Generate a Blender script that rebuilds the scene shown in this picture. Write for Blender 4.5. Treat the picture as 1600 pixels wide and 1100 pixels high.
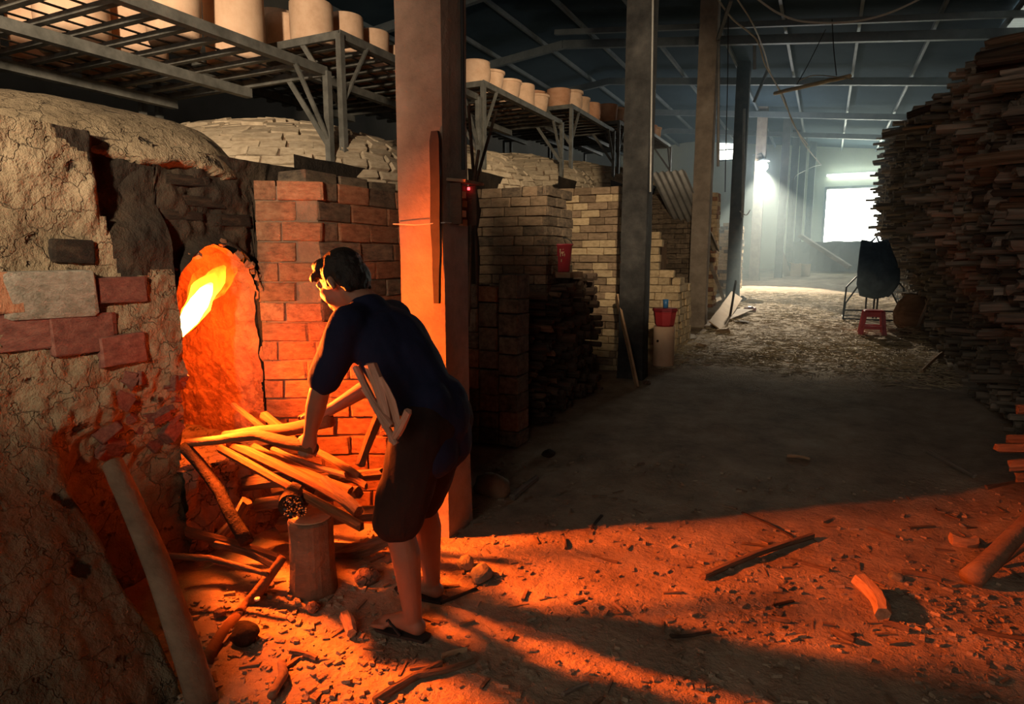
import bpy, bmesh, math, random
from mathutils import Vector, Matrix, Euler, noise
R = math.radians
random.seed(7)
for o in list(bpy.data.objects): bpy.data.objects.remove(o)
scene = bpy.context.scene
COL = scene.collection

# ------------------------------------------------------------------ camera
CAM = Vector((0, 0, 1.5)); FPX = 1000.0
_yaw, _pit = R(25.9), R(-8.5)
FW = Vector((-math.sin(_yaw)*math.cos(_pit), math.cos(_yaw)*math.cos(_pit), math.sin(_pit)))
RT = Vector((math.cos(_yaw), math.sin(_yaw), 0)); UP = RT.cross(FW)
cd = bpy.data.cameras.new('camera'); cam = bpy.data.objects.new('camera', cd); COL.objects.link(cam)
cam.location = CAM; cam.rotation_euler = FW.to_track_quat('-Z', 'Y').to_euler()
cd.sensor_width = 36; cd.lens = 36*FPX/1600; cd.clip_end = 200; cd.clip_start = .02
scene.camera = cam

# ------------------------------------------------------------------ sky, large lights, exposure
w = bpy.data.worlds.new('world'); scene.world = w; w.use_nodes = True
bg = w.node_tree.nodes['Background']; bg.inputs[0].default_value = (.93, 1, .9, 1); bg.inputs[1].default_value = 9.0
vs = scene.view_settings; vs.view_transform = 'Standard'; vs.look = 'None'; vs.exposure = 0.12; vs.gamma = 1; vs.use_curve_mapping = False

def light(kind, loc, energy, color, target=None, **kw):
    l = bpy.data.lights.new('light', kind); l.energy = energy; l.color = color
    for k, v in kw.items(): setattr(l, k, v)
    o = bpy.data.objects.new(kw.get('name', kind.lower()+'_light'), l); COL.objects.link(o); o.location = loc
    if target is not None: o.rotation_euler = (Vector(target)-Vector(loc)).to_track_quat('-Z', 'Y').to_euler()
    return o
# daylight coming in by the far doorway
light('AREA', (.95, 26.7, 2.75), 120, (.90, 1, .92), (.4, 12, .3), size=2.0)
# warm flood lamp behind the photographer, turned to the kilns and racks
light('SPOT', (-.7, -1.5, 2.5), 1700, (1, .79, .55), (-4.3, 1.9, 2.65), spot_size=R(70), spot_blend=1.0, shadow_soft_size=.10)
# warm flood lamp hung over the aisle, turned to the racks and kilns further up
light('SPOT', (-.2, 2.6, 3.1), 640, (1, .79, .53), (-2.9, 8.4, 2.5), spot_size=R(48), spot_blend=.6, shadow_soft_size=.10)
# weak ambient of the hall behind the photographer
light('AREA', (-.6, -5.0, 3.2), 98, (1, .88, .74), (-.2, 5, .8), size=4.5)

# ------------------------------------------------------------------ survey helpers (photo pixel -> place in the world)
def gz(Y):
    if Y < 3: return 0.0
    if Y < 4: return .024*(Y-3)**2
    return .024 + .048*(min(Y, 25)-4)
def _ray(px, py): return FW*FPX + RT*(px-800) + UP*(550-py)
def zp(px, py, z=0): d = _ray(px, py); return CAM + d*((z-CAM.z)/d.z)
def xp(px, py, X): d = _ray(px, py); return CAM + d*(X/d.x)
def yp(px, py, Y): d = _ray(px, py); return CAM + d*(Y/d.y)
def gp(px, py):
    z = 0
    for _ in range(60):
        p = zp(px, py, z); z = .5*z + .5*gz(p.y)
    return p

# ------------------------------------------------------------------ mesh helpers
class MB:
    def __init__(s): s.v = []; s.f = []
    def add(s, v, f):
        n = len(s.v); s.v += [tuple(p) for p in v]; s.f += [tuple(i+n for i in q) for q in f]; return s
    def box(s, c, d, M=None):
        x, y, z = d[0]/2, d[1]/2, d[2]/2
        vs_ = [Vector((a*x, b*y, e*z)) for a in (-1, 1) for b in (-1, 1) for e in (-1, 1)]
        if M is not None: vs_ = [M @ p for p in vs_]
        c = Vector(c)
        return s.add([p+c for p in vs_], [(0,1,3,2),(4,6,7,5),(0,4,5,1),(2,3,7,6),(0,2,6,4),(1,5,7,3)])
    def bar(s, p0, p1, wd, h):
        p0, p1 = Vector(p0), Vector(p1); d = p1-p0; L = d.length
        return s.box((p0+p1)/2, (L, wd, h), frame(d))
    def tube(s, pts, rad, n=8, cap=True):
        pts = [Vector(p) for p in pts]
        if not isinstance(rad, (list, tuple)): rad = [rad]*len(pts)
        base = len(s.v); prev = None
        for i, p in enumerate(pts):
            d = (pts[min(i+1, len(pts)-1)]-pts[max(i-1, 0)]).normalized()
            if prev is None:
                a = Vector((0, 0, 1)) if abs(d.z) < .9 else Vector((1, 0, 0))
                u = d.cross(a).normalized()
            else: u = (prev - d*prev.dot(d)).normalized()
            prev = u; v_ = d.cross(u)
            for k in range(n):
                t = 2*math.pi*k/n; s.v.append(tuple(p + (u*math.cos(t)+v_*math.sin(t))*rad[i]))
        for i in range(len(pts)-1):
            for k in range(n):
                a, b = base+i*n+k, base+i*n+(k+1) % n
                s.f.append((a, b, b+n, a+n))
        if cap:
            s.f.append(tuple(base+k for k in reversed(range(n))))
            s.f.append(tuple(base+(len(pts)-1)*n+k for k in range(n)))
        return s
    def lathe(s, prof, n=24, c=(0, 0, 0), capb=True, capt=False):
        base = len(s.v); c = Vector(c)
        for r, z in prof:
            for k in range(n):
                t = 2*math.pi*k/n; s.v.append((c.x+r*math.cos(t), c.y+r*math.sin(t), c.z+z))
        for i in range(len(prof)-1):
            for k in range(n):
                a, b = base+i*n+k, base+i*n+(k+1) % n
                s.f.append((a, b, b+n, a+n))
        if capb: s.f.append(tuple(base+k for k in reversed(range(n))))
        if capt: s.f.append(tuple(base+(len(prof)-1)*n+k for k in range(n)))
        return s
    def grid(s, fn, us, vs_):
        base = len(s.v)
        for v_ in vs_:
            for u in us: s.v.append(tuple(fn(u, v_)))
        n = len(us)
        for j in range(len(vs_)-1):
            for i in range(n-1):
                a = base+j*n+i; s.f.append((a, a+1, a+n+1, a+n))
        return s
    def mesh(s, name, smooth=False, mat=None):
        m = bpy.data.meshes.new(name); m.from_pydata(s.v, [], s.f)
        if smooth: m.polygons.foreach_set('use_smooth', [True]*len(m.polygons))
        if mat is not None: m.materials.append(mat)
        m.update(); return m
def lin(a, b, n): return [a+(b-a)*i/(n-1) for i in range(n)]
def frame(d):
    d = Vector(d).normalized(); a = Vector((0, 0, 1)) if abs(d.z) < .98 else Vector((0, 1, 0))
    y = a.cross(d).normalized(); z = d.cross(y)
    return Matrix((d, y, z)).transposed()
def nz(p, s=1.0): return noise.noise(Vector(p)*s)

def add(name, mesh, mat=None, parent=None, loc=None, rot=None, scale=None, kind=None, label=None, cat=None, group=None):
    """link a mesh object; loc is in world space when the parent carries no rotation"""
    if isinstance(mesh, MB): mesh = mesh.mesh(name, False)
    if mat is not None and len(mesh.materials) == 0: mesh.materials.append(mat)
    o = bpy.data.objects.new(name, mesh); COL.objects.link(o)
    if parent is not None:
        o.parent = parent
        p = Vector(WLOC.get(parent.name, (0, 0, 0)))
        o.location = Vector(loc if loc is not None else (0, 0, 0)) - p
    elif loc is not None: o.location = loc
    WLOC[o.name] = Vector(loc) if loc is not None else Vector((0, 0, 0))
    if rot is not None: o.rotation_euler = rot
    if scale is not None: o.scale = scale
    tag(o, label, cat, group, kind)
    return o
WLOC = {}
def tag(o, label=None, cat=None, group=None, kind=None):
    for k, v in (('label', label), ('category', cat), ('group', group), ('kind', kind)):
        if v: o[k] = v
    return o
def thing(name, loc, label, cat, group=None, kind=None):
    o = bpy.data.objects.new(name, None); COL.objects.link(o); o.location = loc; o.empty_display_size = .05
    WLOC[o.name] = Vector(loc)
    return tag(o, label, cat, group, kind)

# ------------------------------------------------------------------ materials
def mat(name, cols, scale=6, rough=.9, bump=.3, bscale=None, metal=0, detail=6, rand=.0, stretch=None, spec=.2, dist=.02, pos=None):
    m = bpy.data.materials.new(name); m.use_nodes = True; nt = m.node_tree; N = nt.nodes; L = nt.links
    b = N['Principled BSDF']; b.inputs['Roughness'].default_value = rough; b.inputs['Metallic'].default_value = metal
    b.inputs['Specular IOR Level'].default_value = spec
    tc = N.new('ShaderNodeTexCoord'); src = tc.outputs['Object']
    if rand:
        oi = N.new('ShaderNodeObjectInfo'); ad = N.new('ShaderNodeVectorMath'); ad.operation = 'MULTIPLY_ADD'
        L.new(oi.outputs['Random'], ad.inputs[0]); ad.inputs[1].default_value = (37, 53, 71); L.new(src, ad.inputs[2]); src = ad.outputs[0]
    mp = N.new('ShaderNodeMapping'); L.new(src, mp.inputs['Vector'])
    if stretch: mp.inputs['Scale'].default_value = stretch
    n1 = N.new('ShaderNodeTexNoise'); n1.inputs['Scale'].default_value = scale; n1.inputs['Detail'].default_value = detail; n1.inputs['Roughness'].default_value = .65
    L.new(mp.outputs[0], n1.inputs['Vector'])
    cr = N.new('ShaderNodeValToRGB'); L.new(n1.outputs['Fac'], cr.inputs[0])
    el = cr.color_ramp.elements
    while len(el) < len(cols): el.new(.5)
    for i, c in enumerate(cols):
        el[i].position = (pos[i] if pos else .3+.4*i/max(1, len(cols)-1)); el[i].color = (*c, 1)
    out = cr.outputs[0]
    if rand:
        hs = N.new('ShaderNodeHueSaturation'); mr = N.new('ShaderNodeMapRange'); L.new(oi.outputs['Random'], mr.inputs[0])
        mr.inputs[3].default_value = 1-rand; mr.inputs[4].default_value = 1+rand; L.new(mr.outputs[0], hs.inputs['Value']); L.new(out, hs.inputs['Color']); out = hs.outputs[0]
    L.new(out, b.inputs['Base Color'])
    if bump:
        n2 = N.new('ShaderNodeTexNoise'); n2.inputs['Scale'].default_value = bscale or scale*4; n2.inputs['Detail'].default_value = 5; n2.inputs['Roughness'].default_value = .7
        L.new(mp.outputs[0], n2.inputs['Vector'])
        bp = N.new('ShaderNodeBump'); bp.inputs['Strength'].default_value = bump; bp.inputs['Distance'].default_value = dist
        L.new(n2.outputs['Fac'], bp.inputs['Height']); L.new(bp.outputs[0], b.inputs['Normal'])
    return m
def emis(name, col, strength):
    m = bpy.data.materials.new(name); m.use_nodes = True; nt = m.node_tree
    nt.nodes.remove(nt.nodes['Principled BSDF']); e = nt.nodes.new('ShaderNodeEmission')
    e.inputs[0].default_value = (*col, 1); e.inputs[1].default_value = strength
    nt.links.new(e.outputs[0], nt.nodes['Material Output'].inputs[0]); return m
M = {}
M['dirt'] = mat('dirt', [(.19,.14,.098), (.34,.255,.175), (.46,.365,.26)], 3.0, .95, .8, 26, detail=9, dist=.03)
M['mud'] = mat('mud_plaster', [(.095,.068,.040), (.19,.143,.088), (.27,.205,.13)], 2.6, .95, .9, 17, detail=9, dist=.03)
def weather(m, pit=.62, pscale=9, crack=.5, cscale=5):
    """small dark pits knocked in the plaster and a net of fine cracks"""
    nt = m.node_tree; N, L = nt.nodes, nt.links; b = N['Principled BSDF']
    src = b.inputs['Base Color'].links[0].from_socket; nsrc = b.inputs['Normal'].links[0].from_node
    tc = N.new('ShaderNodeTexCoord'); n = N.new('ShaderNodeTexNoise'); n.inputs['Scale'].default_value = pscale; n.inputs['Detail'].default_value = 4; L.new(tc.outputs['Object'], n.inputs['Vector'])
    r = N.new('ShaderNodeMapRange'); r.inputs[1].default_value = pit; r.inputs[2].default_value = pit+.06; L.new(n.outputs['Fac'], r.inputs[0])
    wn = N.new('ShaderNodeVectorMath'); wn.operation = 'MULTIPLY_ADD'; L.new(n.outputs['Color'], wn.inputs[0]); wn.inputs[1].default_value = (.25, .25, .25); L.new(tc.outputs['Object'], wn.inputs[2])
    v = N.new('ShaderNodeTexVoronoi'); v.feature = 'DISTANCE_TO_EDGE'; v.inputs['Scale'].default_value = cscale; L.new(wn.outputs[0], v.inputs['Vector'])
    c = N.new('ShaderNodeMapRange'); c.inputs[1].default_value = .0; c.inputs[2].default_value = .03; c.inputs[3].default_value = crack; c.inputs[4].default_value = 0; L.new(v.outputs['Distance'], c.inputs[0])
    mxm = N.new('ShaderNodeMath'); mxm.operation = 'MAXIMUM'; L.new(r.outputs[0], mxm.inputs[0]); L.new(c.outputs[0], mxm.inputs[1])
    mx = N.new('ShaderNodeMix'); mx.data_type = 'RGBA'; L.new(mxm.outputs[0], mx.inputs[0]); L.new(src, mx.inputs[6]); mx.inputs[7].default_value = (.035, .024, .016, 1); L.new(mx.outputs[2], b.inputs['Base Color'])
    bp2 = N.new('ShaderNodeBump'); bp2.invert = True; bp2.inputs['Strength'].default_value = .9; bp2.inputs['Distance'].default_value = .03; L.new(mxm.outputs[0], bp2.inputs['Height']); L.new(nsrc.outputs[0], bp2.inputs['Normal']); L.new(bp2.outputs[0], b.inputs['Normal'])
weather(M['mud'], .64, 8, .22, 7)
M['clod'] = mat('cracked_mud', [(.13,.075,.05), (.25,.15,.10), (.33,.21,.14)], 5, .95, .9, 22, dist=.03)
weather(M['clod'], .70, 8, .5, 9)
M['soot'] = mat('sooty_brick', [(.010,.008,.006), (.024,.017,.012), (.055,.038,.024)], 3, .95, .7, 18, dist=.03)
M['brick'] = mat('kiln_brick', [(.15,.068,.038), (.27,.125,.066), (.34,.18,.10)], 4, .92, .7, 14, rand=.22)
M['brick_tan'] = mat('tan_brick', [(.36,.25,.14), (.52,.38,.22), (.62,.47,.29)], 3, .92, .5, 14, rand=.15)
M['brick_dark'] = mat('smoked_brick', [(.06,.045,.035), (.15,.11,.075), (.24,.17,.11)], 3, .94, .6, 14, rand=.28)
M['brick_mid'] = mat('brown_brick', [(.17,.115,.07), (.27,.185,.115), (.35,.245,.155)], 3, .93, .6, 14, rand=.22)
M['brick_dome'] = mat('dome_brick', [(.30,.23,.155), (.44,.35,.24), (.54,.44,.32)], 3, .94, .5, 14, rand=.16)
M['brick_red'] = mat('red_brick', [(.085,.034,.025), (.15,.06,.044), (.20,.095,.068)], 5, .9, .5, 20, rand=.12)
M['burnt'] = mat('burnt_clay', [(.16,.06,.03), (.28,.11,.05), (.36,.16,.07)], 6, .92, .9, 20, dist=.03)
M['stone'] = mat('grey_block', [(.13,.12,.09), (.22,.20,.155), (.32,.29,.23)], 7, .92, .7, 25)
M['mortar'] = mat('mortar', [(.14,.09,.06), (.24,.16,.105)], 6, .95, .6, 22)
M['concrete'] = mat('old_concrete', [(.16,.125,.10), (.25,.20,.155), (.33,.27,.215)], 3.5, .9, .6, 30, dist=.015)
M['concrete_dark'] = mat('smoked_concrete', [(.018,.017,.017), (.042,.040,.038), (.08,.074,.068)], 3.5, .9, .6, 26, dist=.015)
M['steel'] = mat('rack_steel', [(.065,.064,.055), (.115,.112,.098), (.17,.165,.145)], 9, .6, .15, 40, metal=.2, spec=.4)
M['beam'] = mat('roof_steel', [(.10,.12,.13), (.17,.195,.205)], 4, .6, .1, 30, spec=.3)
M['roof'] = mat('roof_sheet', [(.026,.044,.060), (.042,.066,.088)], 1.2, .95, .0, spec=.05)  # blue of the hazy air is put into the sheet colour
M['clear_roof'] = mat('pale_roof_sheet', [(.42,.43,.42), (.52,.53,.51)], 3, .6, .0)
_m = M['clear_roof']; _n = _m.node_tree; _t = _n.nodes.new('ShaderNodeBsdfTranslucent'); _t.inputs[0].default_value = (.030, .031, .030, 1); _a = _n.nodes.new('ShaderNodeAddShader')
_n.links.new(_n.nodes['Principled BSDF'].outputs[0], _a.inputs[0]); _n.links.new(_t.outputs[0], _a.inputs[1]); _n.links.new(_a.outputs[0], _n.nodes['Material Output'].inputs[0])
M['pot'] = mat('unfired_clay', [(.56,.35,.22), (.66,.43,.28), (.73,.50,.335)], 3, .85, .12, 40, rand=.08, spec=.25)
M['pot_rust'] = mat('fired_clay', [(.48,.23,.12), (.58,.30,.17), (.65,.37,.22)], 3, .8, .12, 40, rand=.1, spec=.25)
M['bark'] = mat('bark', [(.10,.062,.038), (.21,.135,.085), (.30,.20,.13)], 5, .9, .7, 16, rand=.22, stretch=(.35, 1, 1))
M['split'] = mat('split_wood', [(.27,.16,.085), (.42,.26,.15), (.52,.34,.20)], 5, .85, .5, 18, rand=.2, stretch=(.2, 1, 1))
M['greywood'] = mat('weathered_wood', [(.11,.088,.07), (.22,.175,.138), (.36,.29,.225)], 4, .92, .5, 16, rand=.38, stretch=(.25, 1, 1))
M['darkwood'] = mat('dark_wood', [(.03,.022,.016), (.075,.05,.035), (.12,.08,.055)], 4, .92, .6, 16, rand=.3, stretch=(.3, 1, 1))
M['char'] = mat('charred_wood', [(.02,.013,.01), (.06,.035,.022)], 8, .95, .8, 20)
M['hearth'] = mat('dry_billet', [(.10,.046,.021), (.185,.086,.038), (.25,.125,.06)], 5, .88, .6, 18, rand=.25, stretch=(.2, 1, 1))
M['pink_lit_wood'] = mat('pink_lit_kindling', [(.40,.20,.13), (.56,.30,.20), (.66,.38,.27)], 5, .85, .4, 18, rand=.1, stretch=(.2, 1, 1))  # reddish-pink light on the kindling is put into this wood colour
M['straw'] = mat('straw', [(.50,.40,.25), (.66,.54,.36)], 3, .9, 0)
M['shirt'] = mat('navy_cloth', [(.010,.012,.030), (.016,.020,.050)], 5, .9, .25, 28, spec=.15)
M['shorts'] = mat('dark_cloth', [(.022,.014,.012), (.034,.022,.018)], 5, .92, .25, 24, spec=.1)
M['skin'] = mat('skin', [(.25,.118,.072), (.31,.152,.095)], 5, .6, .05, 60, spec=.4)
M['hair'] = mat('hair', [(.008,.006,.005), (.018,.013,.010)], 20, .55, .5, 60, spec=.4)
M['rubber'] = mat('rubber', [(.02,.016,.015), (.045,.035,.03)], 8, .7, .1)
M['red'] = mat('red_plastic', [(.36,.025,.03), (.46,.04,.045)], 4, .45, .05, spec=.5)
M['maroon'] = mat('maroon_paint', [(.16,.012,.018), (.26,.022,.03)], 6, .5, .1, spec=.5)
M['blue'] = mat('blue_plastic', [(.03,.12,.28), (.05,.18,.38)], 4, .4, 0, spec=.5)
M['white'] = mat('white_plastic', [(.6,.58,.54), (.75,.73,.70)], 6, .6, .2)
M['navy'] = mat('dark_blue_fabric', [(.06,.10,.15), (.11,.18,.26)], 5, .8, .3, 20)
M['black_metal'] = mat('black_metal', [(.015,.014,.014), (.03,.028,.027)], 8, .45, .05, metal=.3, spec=.5)
M['zinc'] = mat('corrugated_zinc', [(.20,.19,.175), (.32,.31,.29)], 5, .55, .1, metal=.4)
M['cable'] = mat('cable', [(.42,.39,.33), (.52,.49,.42)], 5, .7, 0)
M['cable_dark'] = mat('dark_cable', [(.02,.02,.02), (.035,.033,.03)], 5, .7, 0)
M['farwall'] = mat('far_wall', [(.58,.61,.44), (.68,.71,.53)], .8, .9, .1)
M['wall'] = mat('hall_wall', [(.08,.075,.065), (.13,.12,.105)], 1.5, .9, .2)
M['card'] = mat('cardboard', [(.30,.20,.12), (.40,.28,.17)], 4, .9, .1)
M['bulb'] = emis('lit_bulb', (1, .95, .82), 120)
M['tube'] = emis('lit_tube', (.9, 1, .92), 14)
M['led'] = emis('red_led', (1, .05, .06), 6)

# ================================================================== THE SETTING
def floor_fn(X, Y):
    z = gz(Y)
    z += .020*nz((X*1.3, Y*1.3, 3)) + .010*nz((X*4, Y*4, 9)) + .0055*nz((X*13, Y*13, 1))
    if Y < 4.5 and -3 < X < 2: z += .005*abs(nz((X*30, Y*30, 5)))
    z += .10*max(0, min(1, (-1.55-X)/.8)) * max(0, min(1, (2.9-Y)/.7)) * max(0, min(1, (Y-1.25)/.4))*.6   # ash heap below the fire mouth
    z += .13*max(0, min(1, (X-.85)/.6)) * (0.5+.5*nz((X*3, Y*2, 0)))                                       # rubble along the stack
    return (X, Y, z)
ys = []
y = -7.0
while y < 30: ys.append(y); y += .35 if y < .7 else (.022 if y < 4.4 else (.06 if y < 9 else .25))
xs = []
x = -8.0
while x < 5: xs.append(x); x += .3 if x < -3.2 else (.026 if x < 1.9 else .25)
add('floor', MB().grid(floor_fn, xs, ys).mesh('floor', True), M['dirt'], kind='structure', label='bare trodden earth floor rising up the aisle')

def roof_z(X): return 5.8 - .113*abs(X+5.14)
ce = thing('ceiling', (0, 0, 5), 'low gable roof of dark sheet on steel rafters', None, kind='structure')
rs = MB()
def corr(X, Y): return (X, Y, roof_z(X)+.22)
rs.grid(corr, lin(-13, 2.3, 52), [-7, 27]).grid(corr, lin(2.3, 3.9, 6), [-7, 10.5]).grid(corr, lin(2.3, 3.9, 6), [16.2, 27]).grid(corr, [3.9, 4.2, 4.6], [-7, 27])
add('roof_sheet', rs.mesh('roof_sheet', True), M['roof'], ce)
cs = MB().grid(lambda X, Y: (X, Y, roof_z(X)+.205+.010*math.sin(Y*55)), lin(2.3, 3.9, 3), lin(10.5, 16.2, 700))
add('pale_roof_panel', cs.mesh('pale_roof_panel', True), M['clear_roof'], ce)
for Y in (-3.5, .3, 4.0, 7.2, 10.0, 13.0, 16.1, 19.9, 23.1):
    b = MB().bar((-5.14, Y, 5.8), (4.4, Y, roof_z(4.4)), .10, .15)
    add('rafter', b, M['beam'], ce)
    add('rafter', MB().bar((-5.14, Y, 5.8), (-13, Y, roof_z(-13)), .10, .15), M['beam'], ce)
add('tie_beam', MB().bar((-5, 12.2, roof_z(-5)), (4.4, 12.2, roof_z(4.4)+.05), .07, .09), M['beam'], ce)
for X in (-11.5, -10.2, -9, -7.8, -6.7, -5.6, -4.5, -3.3, -2.0, -.9, .25, 1.35, 2.3, 3.4):
    add('purlin', MB().bar((X, -7, roof_z(X)+.15), (X, 27, roof_z(X)+.15), .05, .08), M['beam'], ce)

# walls
add('wall_left', MB().box((-8.1, 10, 2.9), (.2, 34.4, 6.2)), M['wall'], kind='structure', label='dark hall wall behind the kilns')
rw = MB().box((4.5, 10, 2.5), (.2, 34.4, 5.4))
add('wall_right', rw, M['wall'], kind='structure', label='dark hall wall behind the firewood stack')
add('wall_near', MB().box((-1.8, -7.1, 2.9), (12.8, .2, 6.4)), M['wall'], kind='structure', label='hall wall behind the photographer')
fw_ = MB()
FY = 27.0
fw_.box((-6.05, FY, 3.0), (4.0, .25, 6.0))                     # left of the high window
fw_.box((-3.63, FY, 2.6), (.84, .25, 5.2))
fw_.box((-1.69, FY, 3.0), (3.05, .25, 6.0))                    # between window and doorway
fw_.box((.95, FY, 4.95), (2.23, .25, 1.9))
fw_.box((3.25, FY, 3.0), (2.4, .25, 6.0))
fw_.box((.95, FY, .95), (2.23, .25, 1.9))
add('wall_far', fw_, M['farwall'], kind='structure', label='pale end wall with a bright doorway')
dfr = MB().box((-.17, FY-.05, 2.9), (.08, .3, 2.2)).box((2.07, FY-.05, 2.9), (.08, .3, 2.2)).box((.95, FY-.05, 3.99), (2.3, .3, .08))
add('door_1', dfr, M['wall'], kind='structure', label='open doorway full of white daylight in the end wall')
add('window_1', MB().box((-3.63, FY-.05, 5.2), (.9, .3, .06)).box((-3.63, FY-.05, 5.62), (.9, .05, .04)), M['wall'], kind='structure', label='small bright window high in the end wall')

# ------------------------------------------------------------------ concrete pillars
def pillar(Y, h, m, label, X1=-1.72, wx=.28, wy=.25, lean=0):
    z0 = gz(Y)-.05
    pm = MB(); n = 26
    ring = []
    for t in lin(-wx/2, wx/2, 5): ring.append((t, -wy/2))
    for t in lin(-wy/2, wy/2, 5)[1:]: ring.append((wx/2, t))
    for t in lin(wx/2, -wx/2, 5)[1:]: ring.append((t, wy/2))
    for t in lin(wy/2, -wy/2, 5)[1:-1]: ring.append((-wx/2, t))
    for j, z in enumerate(lin(0, h, n)):
        for (a, b) in ring:
            k = 1+.035*nz((a*9, b*9+Y, z*4))+.02*nz((a*30, b*30, z*12+Y)) + (.08*max(0, 1-z/.35))
            corner = .96 if abs(abs(a)-wx/2) < 1e-4 and abs(abs(b)-wy/2) < 1e-4 else 1
            pm.v.append((a*k*corner, b*k*corner, z))
    nr = len(ring)
    for j in range(n-1):
        for k in range(nr): pm.f.append((j*nr+k, j*nr+(k+1) % nr, (j+1)*nr+(k+1) % nr, (j+1)*nr+k))
    pm.f.append(tuple(reversed(range(nr)))); pm.f.append(tuple((n-1)*nr+k for k in range(nr)))
    return add('concrete_pillar', pm.mesh('concrete_pillar'), m, None, (X1-wx/2, Y+wy/2, z0), (0, lean, 0), label=label, cat='pillar', group='concrete pillars along the aisle')
pillar(2.77, 5.6, M['concrete'], 'nearest concrete pillar, lit orange by the fire behind the stooping man')
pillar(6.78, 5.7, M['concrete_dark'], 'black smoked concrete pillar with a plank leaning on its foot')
pillar(10.75, 5.4, M['concrete'], 'grey concrete pillar behind which a corrugated sheet leans')
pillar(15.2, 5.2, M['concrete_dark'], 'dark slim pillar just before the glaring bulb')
pillar(19.9, 5.0, M['concrete'], 'grey pillar that carries the glaring bulb')
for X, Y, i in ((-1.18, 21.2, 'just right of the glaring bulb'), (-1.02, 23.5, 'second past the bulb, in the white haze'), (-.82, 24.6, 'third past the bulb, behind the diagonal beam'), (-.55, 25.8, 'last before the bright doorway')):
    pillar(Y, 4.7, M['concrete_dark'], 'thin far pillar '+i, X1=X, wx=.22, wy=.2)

# ------------------------------------------------------------------ shared brick meshes
def brick_mesh(i, m):
    bm = bmesh.new(); bmesh.ops.create_cube(bm, size=1)
    bmesh.ops.bevel(bm, geom=bm.edges[:], offset=.045, segments=1, affect='EDGES')
    rnd = random.Random(i)
    for v in bm.verts: v.co += Vector((rnd.uniform(-.02, .02), rnd.uniform(-.03, .03), rnd.uniform(-.035, .035)))
    me = bpy.data.meshes.new('brick'); bm.to_mesh(me); bm.free(); me.materials.append(m); return me
BR = {k: [brick_mesh(i, M[k]) for i in range(5)] for k in ('brick', 'brick_tan', 'brick_dark', 'brick_dome', 'brick_red', 'stone', 'soot', 'brick_mid')}
def brick(parent, k, c, size, Mx=None, jit=.02):
    """one brick: centre c (world), size (along, depth, height), Mx orientation"""
    e = Euler((random.uniform(-jit, jit), random.uniform(-jit, jit), random.uniform(-jit, jit))).to_matrix()
    rot = ((Mx @ e) if Mx is not None else e).to_euler()
    return add('brick', random.choice(BR[k]), None, parent, c, rot, size)
def brick_face(parent, A, B, z0, ztop, bl, bh, bd, kinds, proud=.0, skip=.0, rough=.012):
    """lay a running-bond face from A to B (xy), ztop is a function of distance along"""
    A = Vector((*A, 0)); B = Vector((*B, 0)); d = (B-A); L = d.length; d.normalize()
    n = Vector((d.y, -d.x, 0)); Mx = Matrix((d, -n, Vector((0, 0, 1)))).transposed()
    z = z0; r = 0
    while z < ztop(0)+2:
        t = -bl*.5*(r % 2)
        anyb = False
        while t < L-.02:
            l = bl*random.uniform(.85, 1.1); a, b = max(t, 0), min(t+l, L); t += l
            if b-a < .04: continue
            if z+bh*.6 > ztop((a+b)/2): continue
            anyb = True
            if random.random() < skip: continue
            c = A + d*((a+b)/2) + n*(proud - bd/2 + random.uniform(-rough, rough)) + Vector((0, 0, z+bh/2))
            brick(parent, random.choice(kinds), c, (b-a-.005, bd, bh-.006), Mx)
        if not anyb: break
        z += bh; r += 1

# ------------------------------------------------------------------ kilns
def dome_fn(c, r, e1, e2, amp, sd):
    def f(th, ph):
        cp, sp = math.cos(ph), math.sin(ph)
        sg = lambda q, e: math.copysign(abs(q)**e, q)
        p = Vector((c[0]+r[0]*sg(cp, e1)*sg(math.cos(th), e2), c[1]+r[1]*sg(cp, e1)*sg(math.sin(th), e2), c[2]+r[2]*sg(sp, e1)))
        k = amp*(nz((p.x*2+sd, p.y*2, p.z*2)) + .5*nz((p.x*6+sd, p.y*6, p.z*6)) + .22*nz((p.x*17, p.y*17+sd, p.z*17)))
        n = Vector(((p.x-c[0])/r[0]**2, (p.y-c[1])/r[1]**2, (p.z-c[2])/r[2]**2)).normalized()
        return p + n*k
    return f
# --- the kiln that is being fired
K1 = thing('fired_kiln', (-3.6, 1.4, 0), 'large mud plastered dome kiln with a burning fire mouth', 'kiln', 'row of dome kilns')
dm = MB().grid(dome_fn((-4.24, 2.0, 1.53), (1.62, .90, .76), .60, .70, .022, 3), lin(-math.pi*.62, math.pi*.75, 210), lin(.0, math.pi/2, 90))
# keep the part above the ragged plaster edge over the sooted recess
def lip(Y): return 1.93+.03*nz((Y*5, 1, 1))-.09*max(0, (Y-2.2)/.5)
kf = []
for q in dm.f:
    cx = sum(dm.v[i][0] for i in q)/4; cy = sum(dm.v[i][1] for i in q)/4; cz = sum(dm.v[i][2] for i in q)/4
    if cx > -3.4 and cy > 1.66 and cz < lip(cy): continue
    kf.append(q)
dm.f = kf
do = add('dome', dm.mesh('dome', True), M['mud'], K1)
so = do.modifiers.new('thick', 'SOLIDIFY'); so.thickness = .08; so.offset = -1
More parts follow.
